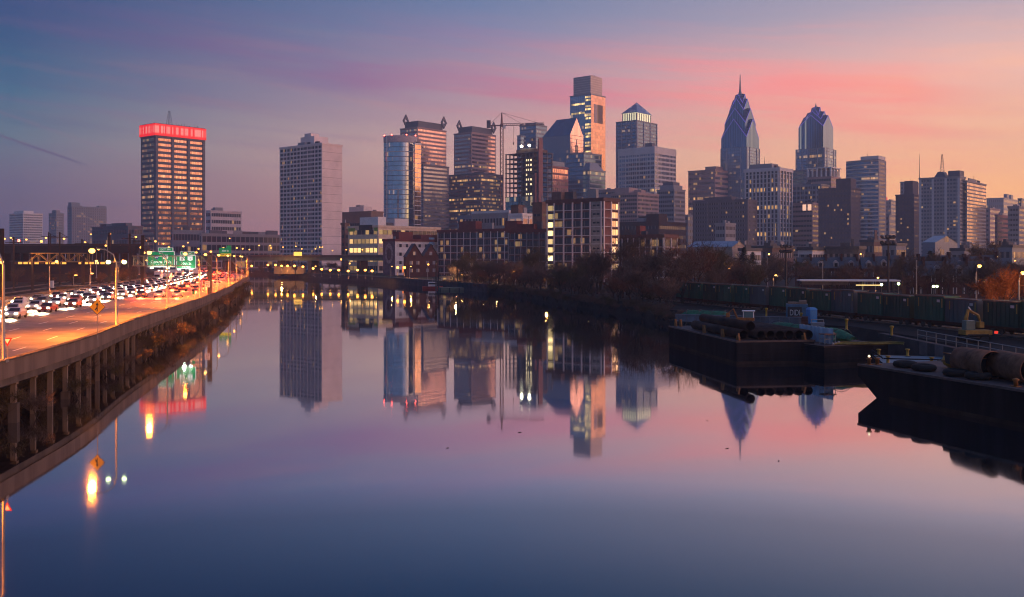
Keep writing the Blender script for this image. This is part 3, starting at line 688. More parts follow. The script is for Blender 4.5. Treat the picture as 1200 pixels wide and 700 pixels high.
# --- tower with the red crown
t = tower('office_tower', 'dark banded office tower with a glowing red crown', (165, 182, 240), 159, 1060, 25, dkgrey, win('orange_lit_bands', (.50, .34, .26), .85, .12, 2.2, .16, .12, 1.1, lit=(1, .42, .14), frame=(.16, .08, .06), fw=.18, wob=.05), .48, 2.5, piers=(0, 4), pw=3.0, pd=.9, pmat=dkgrey)
a, b, H = t['dims']
cm = bpy.data.materials.new('red_screen'); cm.use_nodes = True
h = G(cm.node_tree); bs = cm.node_tree.nodes['Principled BSDF']; x, y, z = h.xyz(h.n('ShaderNodeTexCoord').outputs['Object'])
st = h.noise(h.cxyz(h.m('MULTIPLY', x, .42), h.m('MULTIPLY', y, .42), 0.0), 1.0, 2, .7)
vz = h.m('MULTIPLY', h.rng(z, H + 2.0, H + 4.5, 0, 1, True), h.rng(z, H + 12.2, H + 9.8, 0, 1, True))
h.put(bs.inputs['Emission Color'], h.mix(h.m('MULTIPLY', vz, h.rng(st, .44, .56, 0, .9, True)), (1, .012, .008, 1), (1, .30, .25, 1)))
bs.inputs['Emission Strength'].default_value = 1.05; bs.inputs['Base Color'].default_value = (.2, .02, .02, 1)
k = MB(); k.box(-1.2, b + 1.2, -1.2, a + 1.2, H + .6, H + 13.2); k.obj('crown_screen', cm, t)
k = MB(); k.box(-.5, b + .5, -.5, a + .5, H + 13.205, H + 13.8); k.obj('roof', dkgrey, t)
lattice(t, b * .42, a * .5, H + 13.8, H + 31, 2.6, darksteel)
for i in range(9): 
    k = MB(); k.tube([(b * (.5 + .055 * i), a * .3, H + 13.8), (b * (.5 + .055 * i), a * .3, H + 15.5 + R.random() * 3)], .18, 5); k.obj('antenna', darksteel, t)
# --- right of it
t = tower('apartment_block', 'pale mid rise with balconies just right of the red crowned tower', (241, 247, 283), 247, 1250, 8, beige, w_apart, .5, cat='building'); roofbox(t, .15, .4, .1, .5, 4, grey)
t = tower('low_building', 'low blue grey building at the foot of the red crowned tower', (200, 202, 237), 270, 930, 3, bluesteel, w_dark, .5, cat='building')
t = tower('long_building', 'long low office with big dark windows left of the pale slab tower', (234, 236, 330), 274, 900, 4, grey, win('large_dark_windows', (.03, .035, .05), 0, .1, 5.2, .05, 0, 1.3, frame=(.28, .26, .26), fw=.14), .66, cat='building'); roofbox(t, .1, .25, .2, .6, 3, dkgrey); roofbox(t, .4, .7, .2, .6, 2.5, roofg); roofbox(t, .8, .95, .1, .5, 4, dkgrey)
# --- pale slab apartment tower
t = tower('apartment_tower', 'pale concrete slab tower with a windowless wall on its right', (328, 377.5, 401), 168, 820, 30, beige, win('slab_tower_windows', (.03, .035, .045), 0, .12, 2.0, .03, 0, 1.6, frame=(.40, .34, .33), fw=.34), .60, .6, faces='L', piers=(13, 0), pw=.55, pd=.3)
roofbox(t, .25, .95, .3, .62, 7.5, beige); roofbox(t, .3, .7, .4, .55, 3, beige, 8.0, 'lift_house')
a, b, H = t['dims']
jm = mat('panel_joint', (.25, .2, .19), .9, 0, .1, 1)
for i in range(1, 15):
    k = MB(); k.box(.4, b - .4, -.035, .01, H * i / 15, H * i / 15 + .22); k.obj('joint', jm, t)
# --- mid blocks by the east bank
t = tower('tan_block', 'windowless tan block with a penthouse beside the pale slab tower', (401, 435, 449), 248, 880, 2, mat('tan_panels', (.24, .17, .14), .85, 0, .12, .2), w_dark, .12, cat='building'); roofbox(t, .1, .8, .3, .8, 4.5, beige); roofbox(t, .2, .5, .45, .6, 1.5, grey, 5.0)
t = tower('dark_block', 'narrow dark brick block between the pale slab tower and the cream loft', (400, 404, 409), 262, 700, 6, brownb, w_dark, .4, cat='building')
t = tower('loft_building', 'cream loft with long lit top floor and green corner panels', (408, 443, 516), 265, 640, 5, cream, win('cream_loft_windows', (.05, .05, .06), 0, .12, 4.0, .42, .3, 1.0, lit=(1, .58, .2), frame=(.25, .2, .15), fw=.18), .5, 1.0, cat='building')
a, b, H = t['dims']
k = MB(); k.box(-.1, .02, a * .76, a - .3, H - 3.2, H - .95); k.obj('green_panel', mat('lime_panel', (.22, .35, .05), .6), t)
k = MB(); k.box(-.1, .02, .3, a * .12, H - 3.2, H - .95); k.obj('green_panel', mat('lime_panel', (.2, .35, .05)), t)
k = MB(); k.box(-.5, .02, a * .18, a * .62, H - 2.6, H + .9); k.obj('dark_sign', mat('dark_sign_board', (.02, .02, .02), .6), t)
roofbox(t, .0, .12, .0, .6, 5.5, whitew); roofbox(t, .3, .52, .1, .6, 5, pale); roofbox(t, .14, .28, .1, .5, 2, roofg)
t = tower('mural_building', 'white walled building with a red roof block and a large wall painting', (449, 463, 517), 281, 545, 4, whitew, win('small_dark_windows', (.04, .04, .05), 0, .15, 5.0, .1, 0, 1.2, frame=(.55, .5, .48), fw=.62), .38, cat='building', cap=redp)
a, b, H = t['dims']
k = MB(); k.box(-.09, .02, .02, a - .02, 0, H - .9); o = k.obj('painted_wall', mat('mauve_painted_wall', (.16, .11, .13), .9, 0, .4, .5), t)
k = MB(); k.add([(-.12, a * .5 + math.cos(q) * a * .34, H * .62 + math.sin(q) * H * .28) for q in [2 * math.pi * i / 24 for i in range(24)]] , [tuple(range(23, -1, -1))]); k.obj('painted_oval', mat('pale_mural_paint', (.30, .24, .24), .9, 0, .5, .8), o)
k = MB(); k.add([(-.14, a * .5 + math.cos(q) * a * .2, H * .60 + math.sin(q) * H * .17) for q in [2 * math.pi * i / 20 for i in range(20)]], [tuple(range(19, -1, -1))]); k.obj('painted_oval', mat('dark_mural_paint', (.13, .08, .08), .9, 0, .5, .8), o)
roofbox(t, .1, .4, .1, .6, 4, redp, .5, 'roof_block'); roofbox(t, .55, 1.0, .0, .9, 2.6, redp, .505, 'roof_block')
k = MB(); k.box(b * .15, b * .5, -.12, .02, 2.0, 5.4); k.obj('lit_opening', glowmat('orange_lit_bay', (1, .22, .04), 1.2), t)
k = MB(); k.box(b * .72, b * .84, -.3, -.1, H - 2.6, H + 1.6); k.obj('blue_sign', mat('pale_blue_sign', (.22, .42, .6), .6), t)
# dark gabled brick building
def gabled(name, label, px, ye, D, rise, ngab, wall, roofm, wm_, cat='building', zb=2.4):
    X, a, b = frame_px(*px, D); H = zat(ye, D) - zb
    t = thing(name, label, cat, (X, D, zb), rad(50))
    k = MB(); w = b / ngab
    for i in range(ngab):
        k.prism([(i * w, 0), ((i + 1) * w, 0), ((i + 1) * w, a), (i * w, a)], -.4, H)
        k.add([(i * w, 0, H), ((i + 1) * w, 0, H), ((i + .5) * w, 0, H + rise), (i * w, a, H), ((i + 1) * w, a, H), ((i + .5) * w, a, H + rise)], [(0, 1, 2), (5, 4, 3)])
    k.obj('wall', wall, t)
    for i in range(ngab):
        k = MB(); k.add([(i * w - .2, -.4, H - .1), ((i + .5) * w, -.4, H + rise + .15), ((i + 1) * w + .2, -.4, H - .1), (i * w - .2, a + .3, H - .1), ((i + .5) * w, a + .3, H + rise + .15), ((i + 1) * w + .2, a + .3, H - .1)], [(0, 1, 4, 3), (1, 2, 5, 4)]); k.obj('roof', roofm, t)
        for zz in (H * .25, H * .62, H + rise * .12):
            for fx in (.3, .7) if zz < H * .7 else (.5,):
                k = MB(); k.box((i + fx) * w - w * .09, (i + fx) * w + w * .09, -.07, .1, zz, zz + H * .17); k.obj('window', wm_, t)
    for j in range(3):
        k = MB(); k.box(-.07, .1, a * (.15 + .3 * j), a * (.15 + .3 * j) + a * .12, H * .35, H * .55); k.obj('window', wm_, t)
    return t
slate = mat('slate_roof', (.045, .05, .06), .55, 0, .3, .8)
t = gabled('gabled_building', 'dark red brick building with twin gables and pale slate roofs', (473, 476, 514), 301, 490, 6.5, 2, brick, slate, win('gable_window', (.2, .22, .26), 0, .15, 1.2, .1, 0, 1, frame=(.3, .28, .27), fw=.2))
# lofts with a white concrete grid
def loft(label, px, yt, D, n, lp, rp, wm_=w_loft, span=mat('plum_spandrel', (.12, .06, .058), .9, 0, .2, .3), name='loft_building', cap=redp, z=2.3, g=None):
    t = tower(name, label, px, yt, D, n, span, wm_, .66, .3, piers=(lp, rp), pw=.42, pd=.32, pmat=g or pale, cat='building', cap=cap, zb=z, lobby=1.0)
    a, b, H = t['dims']; s = (H - 2.2) / n
    k = MB(); k.box(-.26, .05, 0, a, 0, .26); k.box(0, b, -.26, .05, 0, .26); me = k.mesh('slab_edge', g or pale)
    for i in range(n): o = link('slab_edge', me, t); o.location.z = 1.0 + i * s + s * .10
    return t
t = loft('long brick loft with a white concrete grid and red roof huts', (513, 626, 640), 268, 520, 6, 15, 3)
a, b, H = t['dims']; roofbox(t, .1, .6, .60, .78, 4.5, redp, .5, 'roof_hut'); roofbox(t, .1, .6, .18, .30, 4, redp, .5, 'roof_hut')
t = loft('darker loft wing of five storeys leaning against the tall loft', (596, 640, 652), 269.5, 440, 6, 7, 2, g=grey); roofbox(t, .1, .7, .35, .8, 2.4, redp, .5, 'roof_hut')
t = loft('tall loft building with a lit yellow stair column on its left end', (641, 707, 725), 233, 400, 9, 0, 0, cap=mat('dark_cornice', (.10, .05, .05), .8))
a, b, H = t['dims']
L0 = a
for q, nm in [(L0 - .3, 'pier'), (L0 - 4.0, 'pier')] + [(a * (1 - f_), 'pier') for f_ in (.31, .47, .63, .78)] + [(a * .03, 'pier')]:
    k = MB(); k.box(-.34, .05, q - .3, q + .3, 0, H - 1); k.obj(nm, beige, t)
k = MB(); k.box(-.2, .05, a * .04, a * .2, 0, H - 1); k.obj('blank_bay', mat('grey_bay', (.30, .27, .25), .85), t)
n = 9; sh_ = (H - 2.2) / n
for i in range(n):
    z_ = 1 + i * sh_ + sh_ * .16
    k = MB(); k.box(-.12, .2, L0 - 3.6, L0 - .7, 0, sh_ * .62); o = k.obj('stair_window', w_str, t); o.location.z = z_
    k = MB(); k.box(-.24, .02, a * .06, a * .11, 0, .7); k.box(-.24, .02, a * .125, a * .175, 0, .7); o = k.obj('slot_window', w_dark, t); o.location.z = z_ + 1.2
    k = MB(); k.box(b * .08, b * .46, -.12, .1, 0, sh_ * .8); o = k.obj('brick_panel', mat('plum_brick', (.20, .09, .08), .9), t); o.location.z = z_
    for f_ in (.55, .68, .81):
        k = MB(); k.box(b * f_, b * (f_ + .1), -.14, .1, 0, sh_ * .66); o = k.obj('lit_window', win('warm_tall_window', (.5, .3, .2), .6, .15, 9, .9, 0, 1.1, lit=(1, .58, .3), fw=.02), t); o.location.z = z_
for f_ in (.03, .5, .97):
    k = MB(); k.box(b * f_ - .3, b * f_ + .3, -.34, .02, 0, H - 1); k.obj('pier', beige, t)
roofbox(t, .2, .8, .8, .97, 3.5, mat('brown_penthouse', (.18, .12, .11), .85))
t = loft('low loft wing with pink lit end right of the tall loft', (722, 778, 794), 276, 420, 4, 9, 3, span=brownb, cap=mat('brown_cap', (.14, .06, .05), .8)); roofbox(t, .2, .6, .55, .63, 4, redp, .5, 'chimney')
# roofs behind the lofts
t = tower('old_building', 'ornate grey masonry building rising behind the long loft', (553, 596, 601), 250, 640, 4, grey, w_punch, .5, piers=(7, 0), pw=.6, cat='building'); roofbox(t, -.02, 1.0, -.01, 1.01, 1.6, pale, .51, 'cornice')
t = tower('penthouse_block', 'white framed building with pink lit windows behind the long loft', (597, 612, 641), 251, 560, 3, whitew, win('pink_lit_windows', (.3, .2, .2), .4, .15, 4.5, .35, 0, .9, lit=(1, .5, .4), frame=(.5, .45, .44), fw=.12), .7, .5, piers=(3, 5), pw=.5, cat='building'); roofbox(t, .0, .25, .3, .9, 5, brownb)
t = tower('brown_block', 'plain brown block behind the stair end of the tall loft', (624, 635, 642), 238, 520, 3, brownb, w_dark, .1, cat='building')
t = tower('brick_apartments', 'pale blue grey mid rise at the foot of the striped glass block', (536, 556, 560), 253, 800, 6, bluesteel, w_dark, .5, cat='building')

# --- the skyline, from west to east
# curved glass tower
D = 1120; XL, XR = at(448, D), at(486, D); rr_ = (XR - XL) / 2 / .86; H = zat(158, D) - 2.2
t = thing('curved_glass_tower', 'curved blue glass tower with red lamps on its rim', 'tower', ((XL + XR) / 2, D, 2.2))
arc = [(rr_ * math.sin(rad(-60 + q * 120 / 20)), -rr_ * math.cos(rad(-60 + q * 120 / 20)) * .8 + rr_) for q in range(21)]
poly = arc + [(arc[-1][0], arc[-1][1] + 22), (arc[0][0], arc[0][1] + 22)]
k = MB(); k.prism([(x * .985, y + .25) for x, y in poly], -.5, H - 6); k.obj('core', bluesteel, t)
n = 26; sh_ = (H - 9) / n
k = MB(); k.prism(poly, 0, sh_ * .86); me = k.mesh('glass_storey', win('curved_tower_glass', (.34, .46, .56), .95, .07, 1.8, .01, .015, 1.3, frame=(.2, .28, .34), fw=.04, wob=.006))
for i in range(n): o = link('glass_storey', me, t); o.location.z = 1.5 + i * sh_
k = MB(); k.prism([(x * 1.01, y - .1) for x, y in poly], 0, .55); me = k.mesh('white_band', whitew)
for i in range(0, n, 4): o = link('white_band', me, t); o.location.z = 1.5 + i * sh_ - .3
k = MB(); k.prism([(x * 1.01, y - .1) for x, y in poly], H - 7.4, H); k.obj('crown_wall', mat('mauve_crown', (.42, .36, .38), .7), t)
for q in (0, 6, 14, 20):
    k = MB(); k.lathe([(.2, 0), (.7, .4), (.7, .9), (.2, 1.3)], 8, (arc[q][0] * .97, arc[q][1] + .6, H)); k.obj('warning_lamp', rlight, t)
for q in (3, 20):
    k = MB(); k.tube([(arc[q][0], arc[q][1] - .2, 0), (arc[q][0], arc[q][1] - .2, H)], .5, 6); k.obj('white_fin', whitew, t)
t = tower('glass_fin_tower', 'narrow bright glass slab attached to the right of the curved glass tower', (484.5, 486, 493.5), 168, 1118, 26, whitew, w_mirror, .86, .2)
roofbox(t, .4, .95, .05, .6, 1.5, dkgrey)
# twin striped towers with diamond corners
def diamond_corner(t, x, y, z, s):
    k = MB(); vs = []
    for th in (-.8, .8):
        vs += [(x + s * c_ * .64, y + th + s * c_ * .0, z + s * d_) for c_, d_ in ((0, -1), (1, 0), (0, 1), (-1, 0))] + [(x + s * .42 * c_ * .64, y + th, z + s * .42 * d_) for c_, d_ in ((0, -1), (1, 0), (0, 1), (-1, 0))]
    fs = []
    for i in range(4):
        j = (i + 1) % 4
        fs += [(i, j, 4 + j, 4 + i), (8 + j, 8 + i, 12 + i, 12 + j), (i, 8 + i, 8 + j, j), (4 + j, 12 + j, 12 + i, 4 + i)]
    k.add(vs, fs); k.obj('diamond_finial', dkgrey, t)
for lb, px, yt, D, low in (('striped pink granite tower with diamond finials behind the curved glass tower', (469, 489, 523), 149, 1350, None), ('striped pink granite tower with diamond finials beside the crane', (532, 552.5, 581), 155, 1420, None)):
    t = tower('striped_tower', lb, px, yt, D, 34, pinkst, w_copper, .5, 1.5)
    a, b, H = t['dims']
    roofbox(t, .08, .92, .08, .86, 9, dkgrey, .5, 'attic')
    for fx, fy in ((.10, .86), (.93, .05)): diamond_corner(t, b * fx - .5, a * fy - 1.2, H + 11.5, 9.0)
t = tower('striped_block', 'dark blue banded office block in front of the first diamond tower', (493, 496, 526), 193, 1200, 25, dkgrey, win('cool_band_glass', (.22, .25, .32), .85, .1, 3, .02, .02, 1.2, frame=(.1, .1, .12), fw=.06), .5, .6)
t = tower('striped_wing', 'lower lit wing with many office lights around the second diamond tower', (526, 563, 589), 203, 1380, 24, dkgrey, win('copper_wing_glass', (.34, .24, .23), .88, .1, 3, .16, .12, 1.2, frame=(.12, .1, .1), fw=.1), .5, 1.0)
# building under construction
D = 900; X, a, b = frame_px(592, 630, 648, D); H = zat(178, D) - 2.2
t = thing('unfinished_tower', 'unfinished concrete frame tower with two white floodlights on top', 'construction site', (X, D, 2.2), rad(50))
nf = 24; sh_ = H / nf
k = MB(); k.box(-.3, b + .3, -.3, a + .3, -.22, .22); slab = k.mesh('floor_slab', dkgrey)
for i in range(nf + 1): o = link('floor_slab', slab, t); o.location.z = i * sh_
k = MB(); k.box(-.45, .45, -.45, .45, 0, H); colm = k.mesh('column', dkgrey)
for i in range(9): o = link('column', colm, t); o.location = (.6, .6 + (a - 1.2) * i / 8, 0)
for i in range(1, 4): o = link('column', colm, t); o.location = (.6 + (b - 1.2) * i / 3, .6, 0)
k = MB(); k.box(b * .3, b * .9, a * .3, a * .65, 0, H + 5); k.obj('core', dkgrey, t)
k = MB(); k.box(-.15, b * .4, a * .02, a * .98, 0, sh_ - .5); gm = k.mesh('glass_storey', win('new_tower_glass', (.12, .26, .32), .9, .09, 2.8, .12, 0, 1.3, lit=(1, .7, .35), frame=(.16, .2, .22), fw=.1))
for i in range(15): o = link('glass_storey', gm, t); o.location.z = i * sh_ + .25
lz = glowmat('site_work_lamp', (1, .75, .4), 1.6)
for i in range(12, 23):
    for fy in (.2, .27, .34):
        if R.random() < .8: k = MB(); k.box(.9, 1.1, a * fy, a * fy + 1.6, i * sh_ + 1.2, i * sh_ + 3.0); k.obj('work_lamp', lz, t)
k = MB(); k.box(-2.6, -.4, a * .02, a * .07, 0, H * .82); k.obj('hoist_mast', mat('hoist_red', (.22, .09, .09), .7), t)
k = MB(); k.box(0, b * .25, -1.5, -.4, 0, H * 1.12); k.obj('hoist_mast', mat('hoist_red', (.22, .09, .09)), t)
for fy in (.28, .52):
    k = MB(); k.lathe([(.4, 0), (1.3, .6), (1.3, 1.6), (.4, 2.2)], 10, (1.5, a * fy, H + 5.6)); k.obj('floodlight', glowmat('site_floodlight', (1, .92, .62), 25), t)
k = MB(); k.box(b * .1, b * .9, a * .12, a * .7, H + .25, H + 3.5); k.obj('formwork', brownb, t)
# tower crane
cx, cyy = at(588, 910), 910; hm = zat(152, 910)
t = thing('tower_crane', 'tower crane with a long jib beside the unfinished tower', 'crane', (cx, cyy, 2.2), rad(-8))
crm = mat('crane_paint', (.22, .12, .11), .6, .2)
k = MB(); zz = 0
while zz < hm - 3:
    for sx, sy in ((-1, -1), (1, -1), (1, 1), (-1, 1)):
        k.bar((sx * 1.3, sy * 1.3, zz), (sx * 1.3, sy * 1.3, zz + 4), .42); k.bar((sx * 1.3, sy * 1.3, zz), (-sy * 1.3, sx * 1.3, zz + 4), .22)
    zz += 4
k.obj('mast', crm, t)
top = zz
k = MB(); k.box(-1.5, 1.5, -1.5, 1.5, top, top + 2.2); k.tube([(0, 0, top + 2), (0, 0, top + 13)], [1.2, .5], 4); k.obj('tower_head', crm, t)
k = MB()
for i in range(11):
    x0, x1 = i * 3.6, i * 3.6 + 3.6
    for y in (-.8, .8): k.bar((x0, y, top + 1), (x1, y, top + 1), .34); k.bar((x0, y, top + 1), (x0 + 1.8, 0, top + 2.8), .2); k.bar((x0 + 1.8, 0, top + 2.8), (x1, y, top + 1), .2)
    k.bar((x0, 0, top + 2.8), (x1, 0, top + 2.8), .34)
k.obj('jib', crm, t)
k = MB(); k.box(-14, 0, -.7, .7, top + .6, top + 1.6); k.obj('counter_jib', crm, t)
k = MB(); k.box(-14, -10.5, -1, 1, top - 1, top + 6); k.obj('counterweight', dkgrey, t)
k = MB(); k.bar((0, 0, top + 13), (34, 0, top + 2.8), .18); k.bar((0, 0, top + 13), (18, 0, top + 2.8), .18); k.bar((0, 0, top + 13), (-12, 0, top + 1.6), .18); k.obj('stay_cable', crm, t)
k = MB(); k.bar((11, 0, top + 1), (11, 0, top - 15), .16); k.box(10.5, 11.5, -.5, .5, top - 17, top - 15); k.obj('hook', crm, t)
k = MB(); k.box(1.5, 4, -2.6, -1.2, top - 2, top + .6); k.obj('cab', whitew, t)
# small tower, gabled glass tower, tall glass tower
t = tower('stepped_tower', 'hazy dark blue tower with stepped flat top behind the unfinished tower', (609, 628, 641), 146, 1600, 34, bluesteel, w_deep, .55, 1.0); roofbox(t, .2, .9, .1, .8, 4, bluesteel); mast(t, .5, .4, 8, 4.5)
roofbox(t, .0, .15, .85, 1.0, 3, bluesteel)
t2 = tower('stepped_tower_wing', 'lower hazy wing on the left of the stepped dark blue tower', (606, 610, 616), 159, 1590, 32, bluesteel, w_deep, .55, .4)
D = 1330; X, a, b = frame_px(635.5, 668, 683.5, D); H = zat(171, D) - 2.2; ap = zat(137, D) - 2.2
t = thing('gabled_glass_tower', 'dark blue glass tower with a steep gable and a pale mirror end wall', 'tower', (X, D, 2.2), rad(50)); t['dims'] = (a, b, H)
He = zat(158, D) - 2.2
k = MB(); k.box(.2, b - .2, .2, a - .2, -.5, He - 1); k.obj('core', bluesteel, t)
n = 36; sh_ = He / n
k = MB(); k.box(0, .3, 0, a, 0, sh_ * .9); me = k.mesh('glass_storey', w_teal)
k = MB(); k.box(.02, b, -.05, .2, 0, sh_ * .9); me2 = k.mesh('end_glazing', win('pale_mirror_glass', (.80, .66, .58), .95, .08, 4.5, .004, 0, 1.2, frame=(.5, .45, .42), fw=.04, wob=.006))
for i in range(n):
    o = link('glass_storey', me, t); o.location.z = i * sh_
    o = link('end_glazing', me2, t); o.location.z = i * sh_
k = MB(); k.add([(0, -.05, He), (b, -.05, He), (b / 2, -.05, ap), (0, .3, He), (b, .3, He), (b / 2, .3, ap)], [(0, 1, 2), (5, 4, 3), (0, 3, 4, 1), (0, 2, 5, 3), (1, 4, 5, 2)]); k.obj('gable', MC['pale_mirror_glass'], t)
k = MB(); k.add([(-.2, -.1, He - .3), (b / 2, -.1, ap + .4), (b + .2, -.1, He - .3), (-.2, a, He - .3), (b / 2, a * .72, ap + .4), (b + .2, a, He - .3)], [(0, 1, 4, 3), (1, 2, 5, 4), (3, 4, 5)]); k.obj('roof', win('teal_roof_glass', (.03, .15, .27), .25, .45, 3.0, 0, 0, 0, frame=(.06, .14, .22), fw=.06), t)
for f_ in (.3, .42, .5, .58, .7):
    k = MB(); k.box(b * f_ - .5, b * f_ + .5, -.5, 0, H * .55, H + (10 if f_ == .5 else 2 if f_ in (.42, .58) else -8)); k.obj('slot', dkgrey, t)
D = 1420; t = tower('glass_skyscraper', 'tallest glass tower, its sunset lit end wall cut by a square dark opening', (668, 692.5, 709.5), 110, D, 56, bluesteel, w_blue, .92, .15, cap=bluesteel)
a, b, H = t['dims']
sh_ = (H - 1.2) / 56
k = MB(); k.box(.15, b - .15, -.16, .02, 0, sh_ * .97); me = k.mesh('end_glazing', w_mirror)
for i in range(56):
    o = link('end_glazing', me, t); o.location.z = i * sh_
k = MB(); k.box(-.22, .02, a * .02, a * .27, 0, sh_ * .62); me = k.mesh('lit_lobby', win('lit_sky_lobby', (.3, .25, .12), .2, .1, 2.6, .85, 0, 1.5, lit=(1, .68, .25), frame=(.1, .1, .08), fw=.12))
for i in range(3, 56, 1):
    if i % 3 != 2: o = link('lit_lobby', me, t); o.location.z = i * sh_
k = MB(); k.box(-.24, .02, a * .3, a * .92, 0, sh_ * .6); 
for i in (50, 53): o = link('lit_lobby', k.mesh('lit_lobby', MC['lit_sky_lobby']), t); o.location.z = i * sh_
k = MB(); k.box(b * .2, b * .8, -.3, .05, H - 41, H - 14); k.obj('dark_opening', win('dark_opening_glass', (.02, .02, .03), 0, .15, 3, .25, .2, .7, frame=(.1, .08, .06), fw=.1), t)
k = MB(); k.box(b * .2, b * .42, -.36, .05, H - 41, H - 14); k.obj('opening_reveal', mat('pink_reveal', (.4, .3, .3), .6), t)
lam = mat('grey_glass_screen', (.30, .26, .27), .35, .3, .1, .2)
z1 = zat(88, D) - 2.2 - H
o = roofbox(t, .12, .92, .1, .92, z1, lam, .5, 'screen_box')
k = MB()
for i in range(1, 8): k.box(b * .12 - .12, b * .92 + .12, a * .1 - .12, a * .92 + .12, H + .5 + z1 * i / 8, H + .5 + z1 * i / 8 + .7)
k.obj('screen_rail', mat('pale_rail', (.5, .45, .42), .6), o)
k = MB(); k.tube([(b * .5, a * .4, H + z1), (b * .7, a * .3, H + z1 + 4)], .5, 5); k.box(b * .3, b * .8, a * .2, a * .3, H + z1 + .5, H + z1 + 2); k.obj('roof_crane', darksteel, t)
t = tower('glass_block', 'dark blue glass block with stepped top before the gabled glass tower', (663, 684, 705), 179, 1250, 26, bluesteel, w_deep, .7, .4, cat='tower')
t = tower('glass_block', 'lower dark blue glass block with a sloped roof before the tallest tower', (683, 691, 709.5), 199, 1180, 22, bluesteel, w_deep, .7, .4)
a, b, H = t['dims']; k = MB(); k.add([(0, 0, H + .5), (b * .9, 0, H + .5), (b * .9, a, H + .5), (0, a, H + .5), (b * .1, a * .2, H + 9), (b * .55, a * .2, H + 9), (b * .55, a * .8, H + 9), (b * .1, a * .8, H + 9)], [(4, 5, 6, 7), (0, 1, 5, 4), (1, 2, 6, 5), (2, 3, 7, 6), (3, 0, 4, 7)]); k.obj('sloped_roof', bluesteel, t)
t = tower('brick_office', 'brick office with glowing pink upper windows right of the unfinished tower', (641, 647, 666), 195, 1010, 16, mat('rose_brick', (.28, .14, .13), .85, 0, .15, .2), win('pink_grid_glazing', (.62, .42, .36), .9, .12, 3.6, .06, 0, 1.2, frame=(.3, .17, .15), fw=.22), .66, .8); roofbox(t, .05, .8, .1, .9, 5, bluesteel)
# pyramid topped tower and its neighbours
D = 1500; t = tower('pyramid_tower', 'tower with a pyramid roof over a lit lantern storey', (722, 746, 770), 141, D, 40, bluesteel, w_deep, .6, 2.0, piers=(5, 4), pw=1.6, pd=.8, pmat=mat('steel_blue_pier', (.24, .28, .36), .6))
a, b, H = t['dims']
roofbox(t, .16, .84, .16, .84, 13, pale_lit, .5, 'lit_lantern')
for i in range(7):
    f_ = .17 + .66 * i / 6
    k = MB(); k.box(b * .16 - .8, b * .16 + .2, a * f_ - .7, a * f_ + .7, H + .5, H + 13); k.obj('lantern_column', grey, t)
    k = MB(); k.box(b * f_ - .7, b * f_ + .7, a * .16 - .8, a * .16 + .2, H + .5, H + 13); k.obj('lantern_column', grey, t)
k = MB(); zp = zat(116, D) - 2.2
k.add([(b * .12, a * .12, H + 13.5), (b * .88, a * .12, H + 13.5), (b * .88, a * .88, H + 13.5), (b * .12, a * .88, H + 13.5), (b * .5, a * .5, zp)], [(0, 1, 4), (1, 2, 4), (2, 3, 4), (3, 0, 4), (3, 2, 1, 0)]); k.obj('pyramid_roof', win('pyramid_roof_glass', (.24, .32, .42), .7, .2, 3.0, .1, 0, .7, lit=(.9, .8, 1), frame=(.2, .24, .3), fw=.1), t)
t = tower('grid_tower', 'pale gridded office tower with sunset on its right face', (724.5, 767, 792), 172, 1290, 26, pale, w_white, .6, .8, piers=(11, 8), pw=.55, pd=.3, lobby=2); a, b, H = t['dims']
k = MB(); k.box(-.5, b + .5, -.5, a + .5, H - 9, H + .6); k.obj('blank_attic', pale, t); roofbox(t, .05, .2, .1, .3, 5, dkgrey, .7)
t = tower('pink_apartments', 'stepped pink stone apartment block behind the tall loft', (716, 747, 772), 226, 1040, 18, mat('pink_stone', (.42, .30, .28), .85, 0, .12, .2), w_punch, .5, .6); roofbox(t, .1, .5, .4, .95, 6, MC['pink_stone']); roofbox(t, .2, .4, .02, .3, 3, MC['pink_stone'])
t = tower('low_stone_block', 'low pale stone block with sun on its top left of the pink apartments', (700, 722, 730), 222, 1100, 14, mat('mauve_stone', (.34, .27, .27), .85, 0, .12, .2), w_punch, .3)
t = tower('stone_tower', 'small old stone tower with a stepped top below the pale gridded tower', (770, 790, 803), 222, 1180, 17, grey, w_punch, .5); roofbox(t, .1, .9, .1, .9, 5, grey); roofbox(t, .2, .8, .2, .8, 4, dkgrey, 5.5); mast(t, .5, .5, 5, 9.5)
t = tower('dark_hall', 'dark broad brick hall roofs behind the low loft wing', (724, 772, 804), 260, 800, 5, mat('dark_brick', (.045, .035, .04), .9, 0, .2, .2), w_dark, .35, cat='building'); roofbox(t, .0, .3, .0, .3, 6, MC['dark_brick']); roofbox(t, .3, .7, .5, .7, 5, MC['dark_brick'])  # brick in one even dark colour, also used for the rail shed
t = tower('office_block', 'broad office block with warm lit floors left of the spired tower', (806.5, 838, 862), 199, 1330, 19, pinkst, win('warm_floor_glazing', (.24, .24, .28), .8, .12, 3.0, .06, .14, 1.3, frame=(.24, .2, .2), fw=.12), .5, .8); roofbox(t, .3, .8, .2, .6, 6, pinkst)
t = tower('brick_apartments', 'wide brown brick apartment house with dark window columns below the spired tower', (812, 876, 887), 234, 960, 15, mat('umber_brick', (.15, .135, .15), .9, 0, .15, .2), w_punch, .45, .8, cat='building', piers=(5, 2), pw=2.2, pd=.4); roofbox(t, .1, .8, .3, .8, 3.5, MC['umber_brick'])
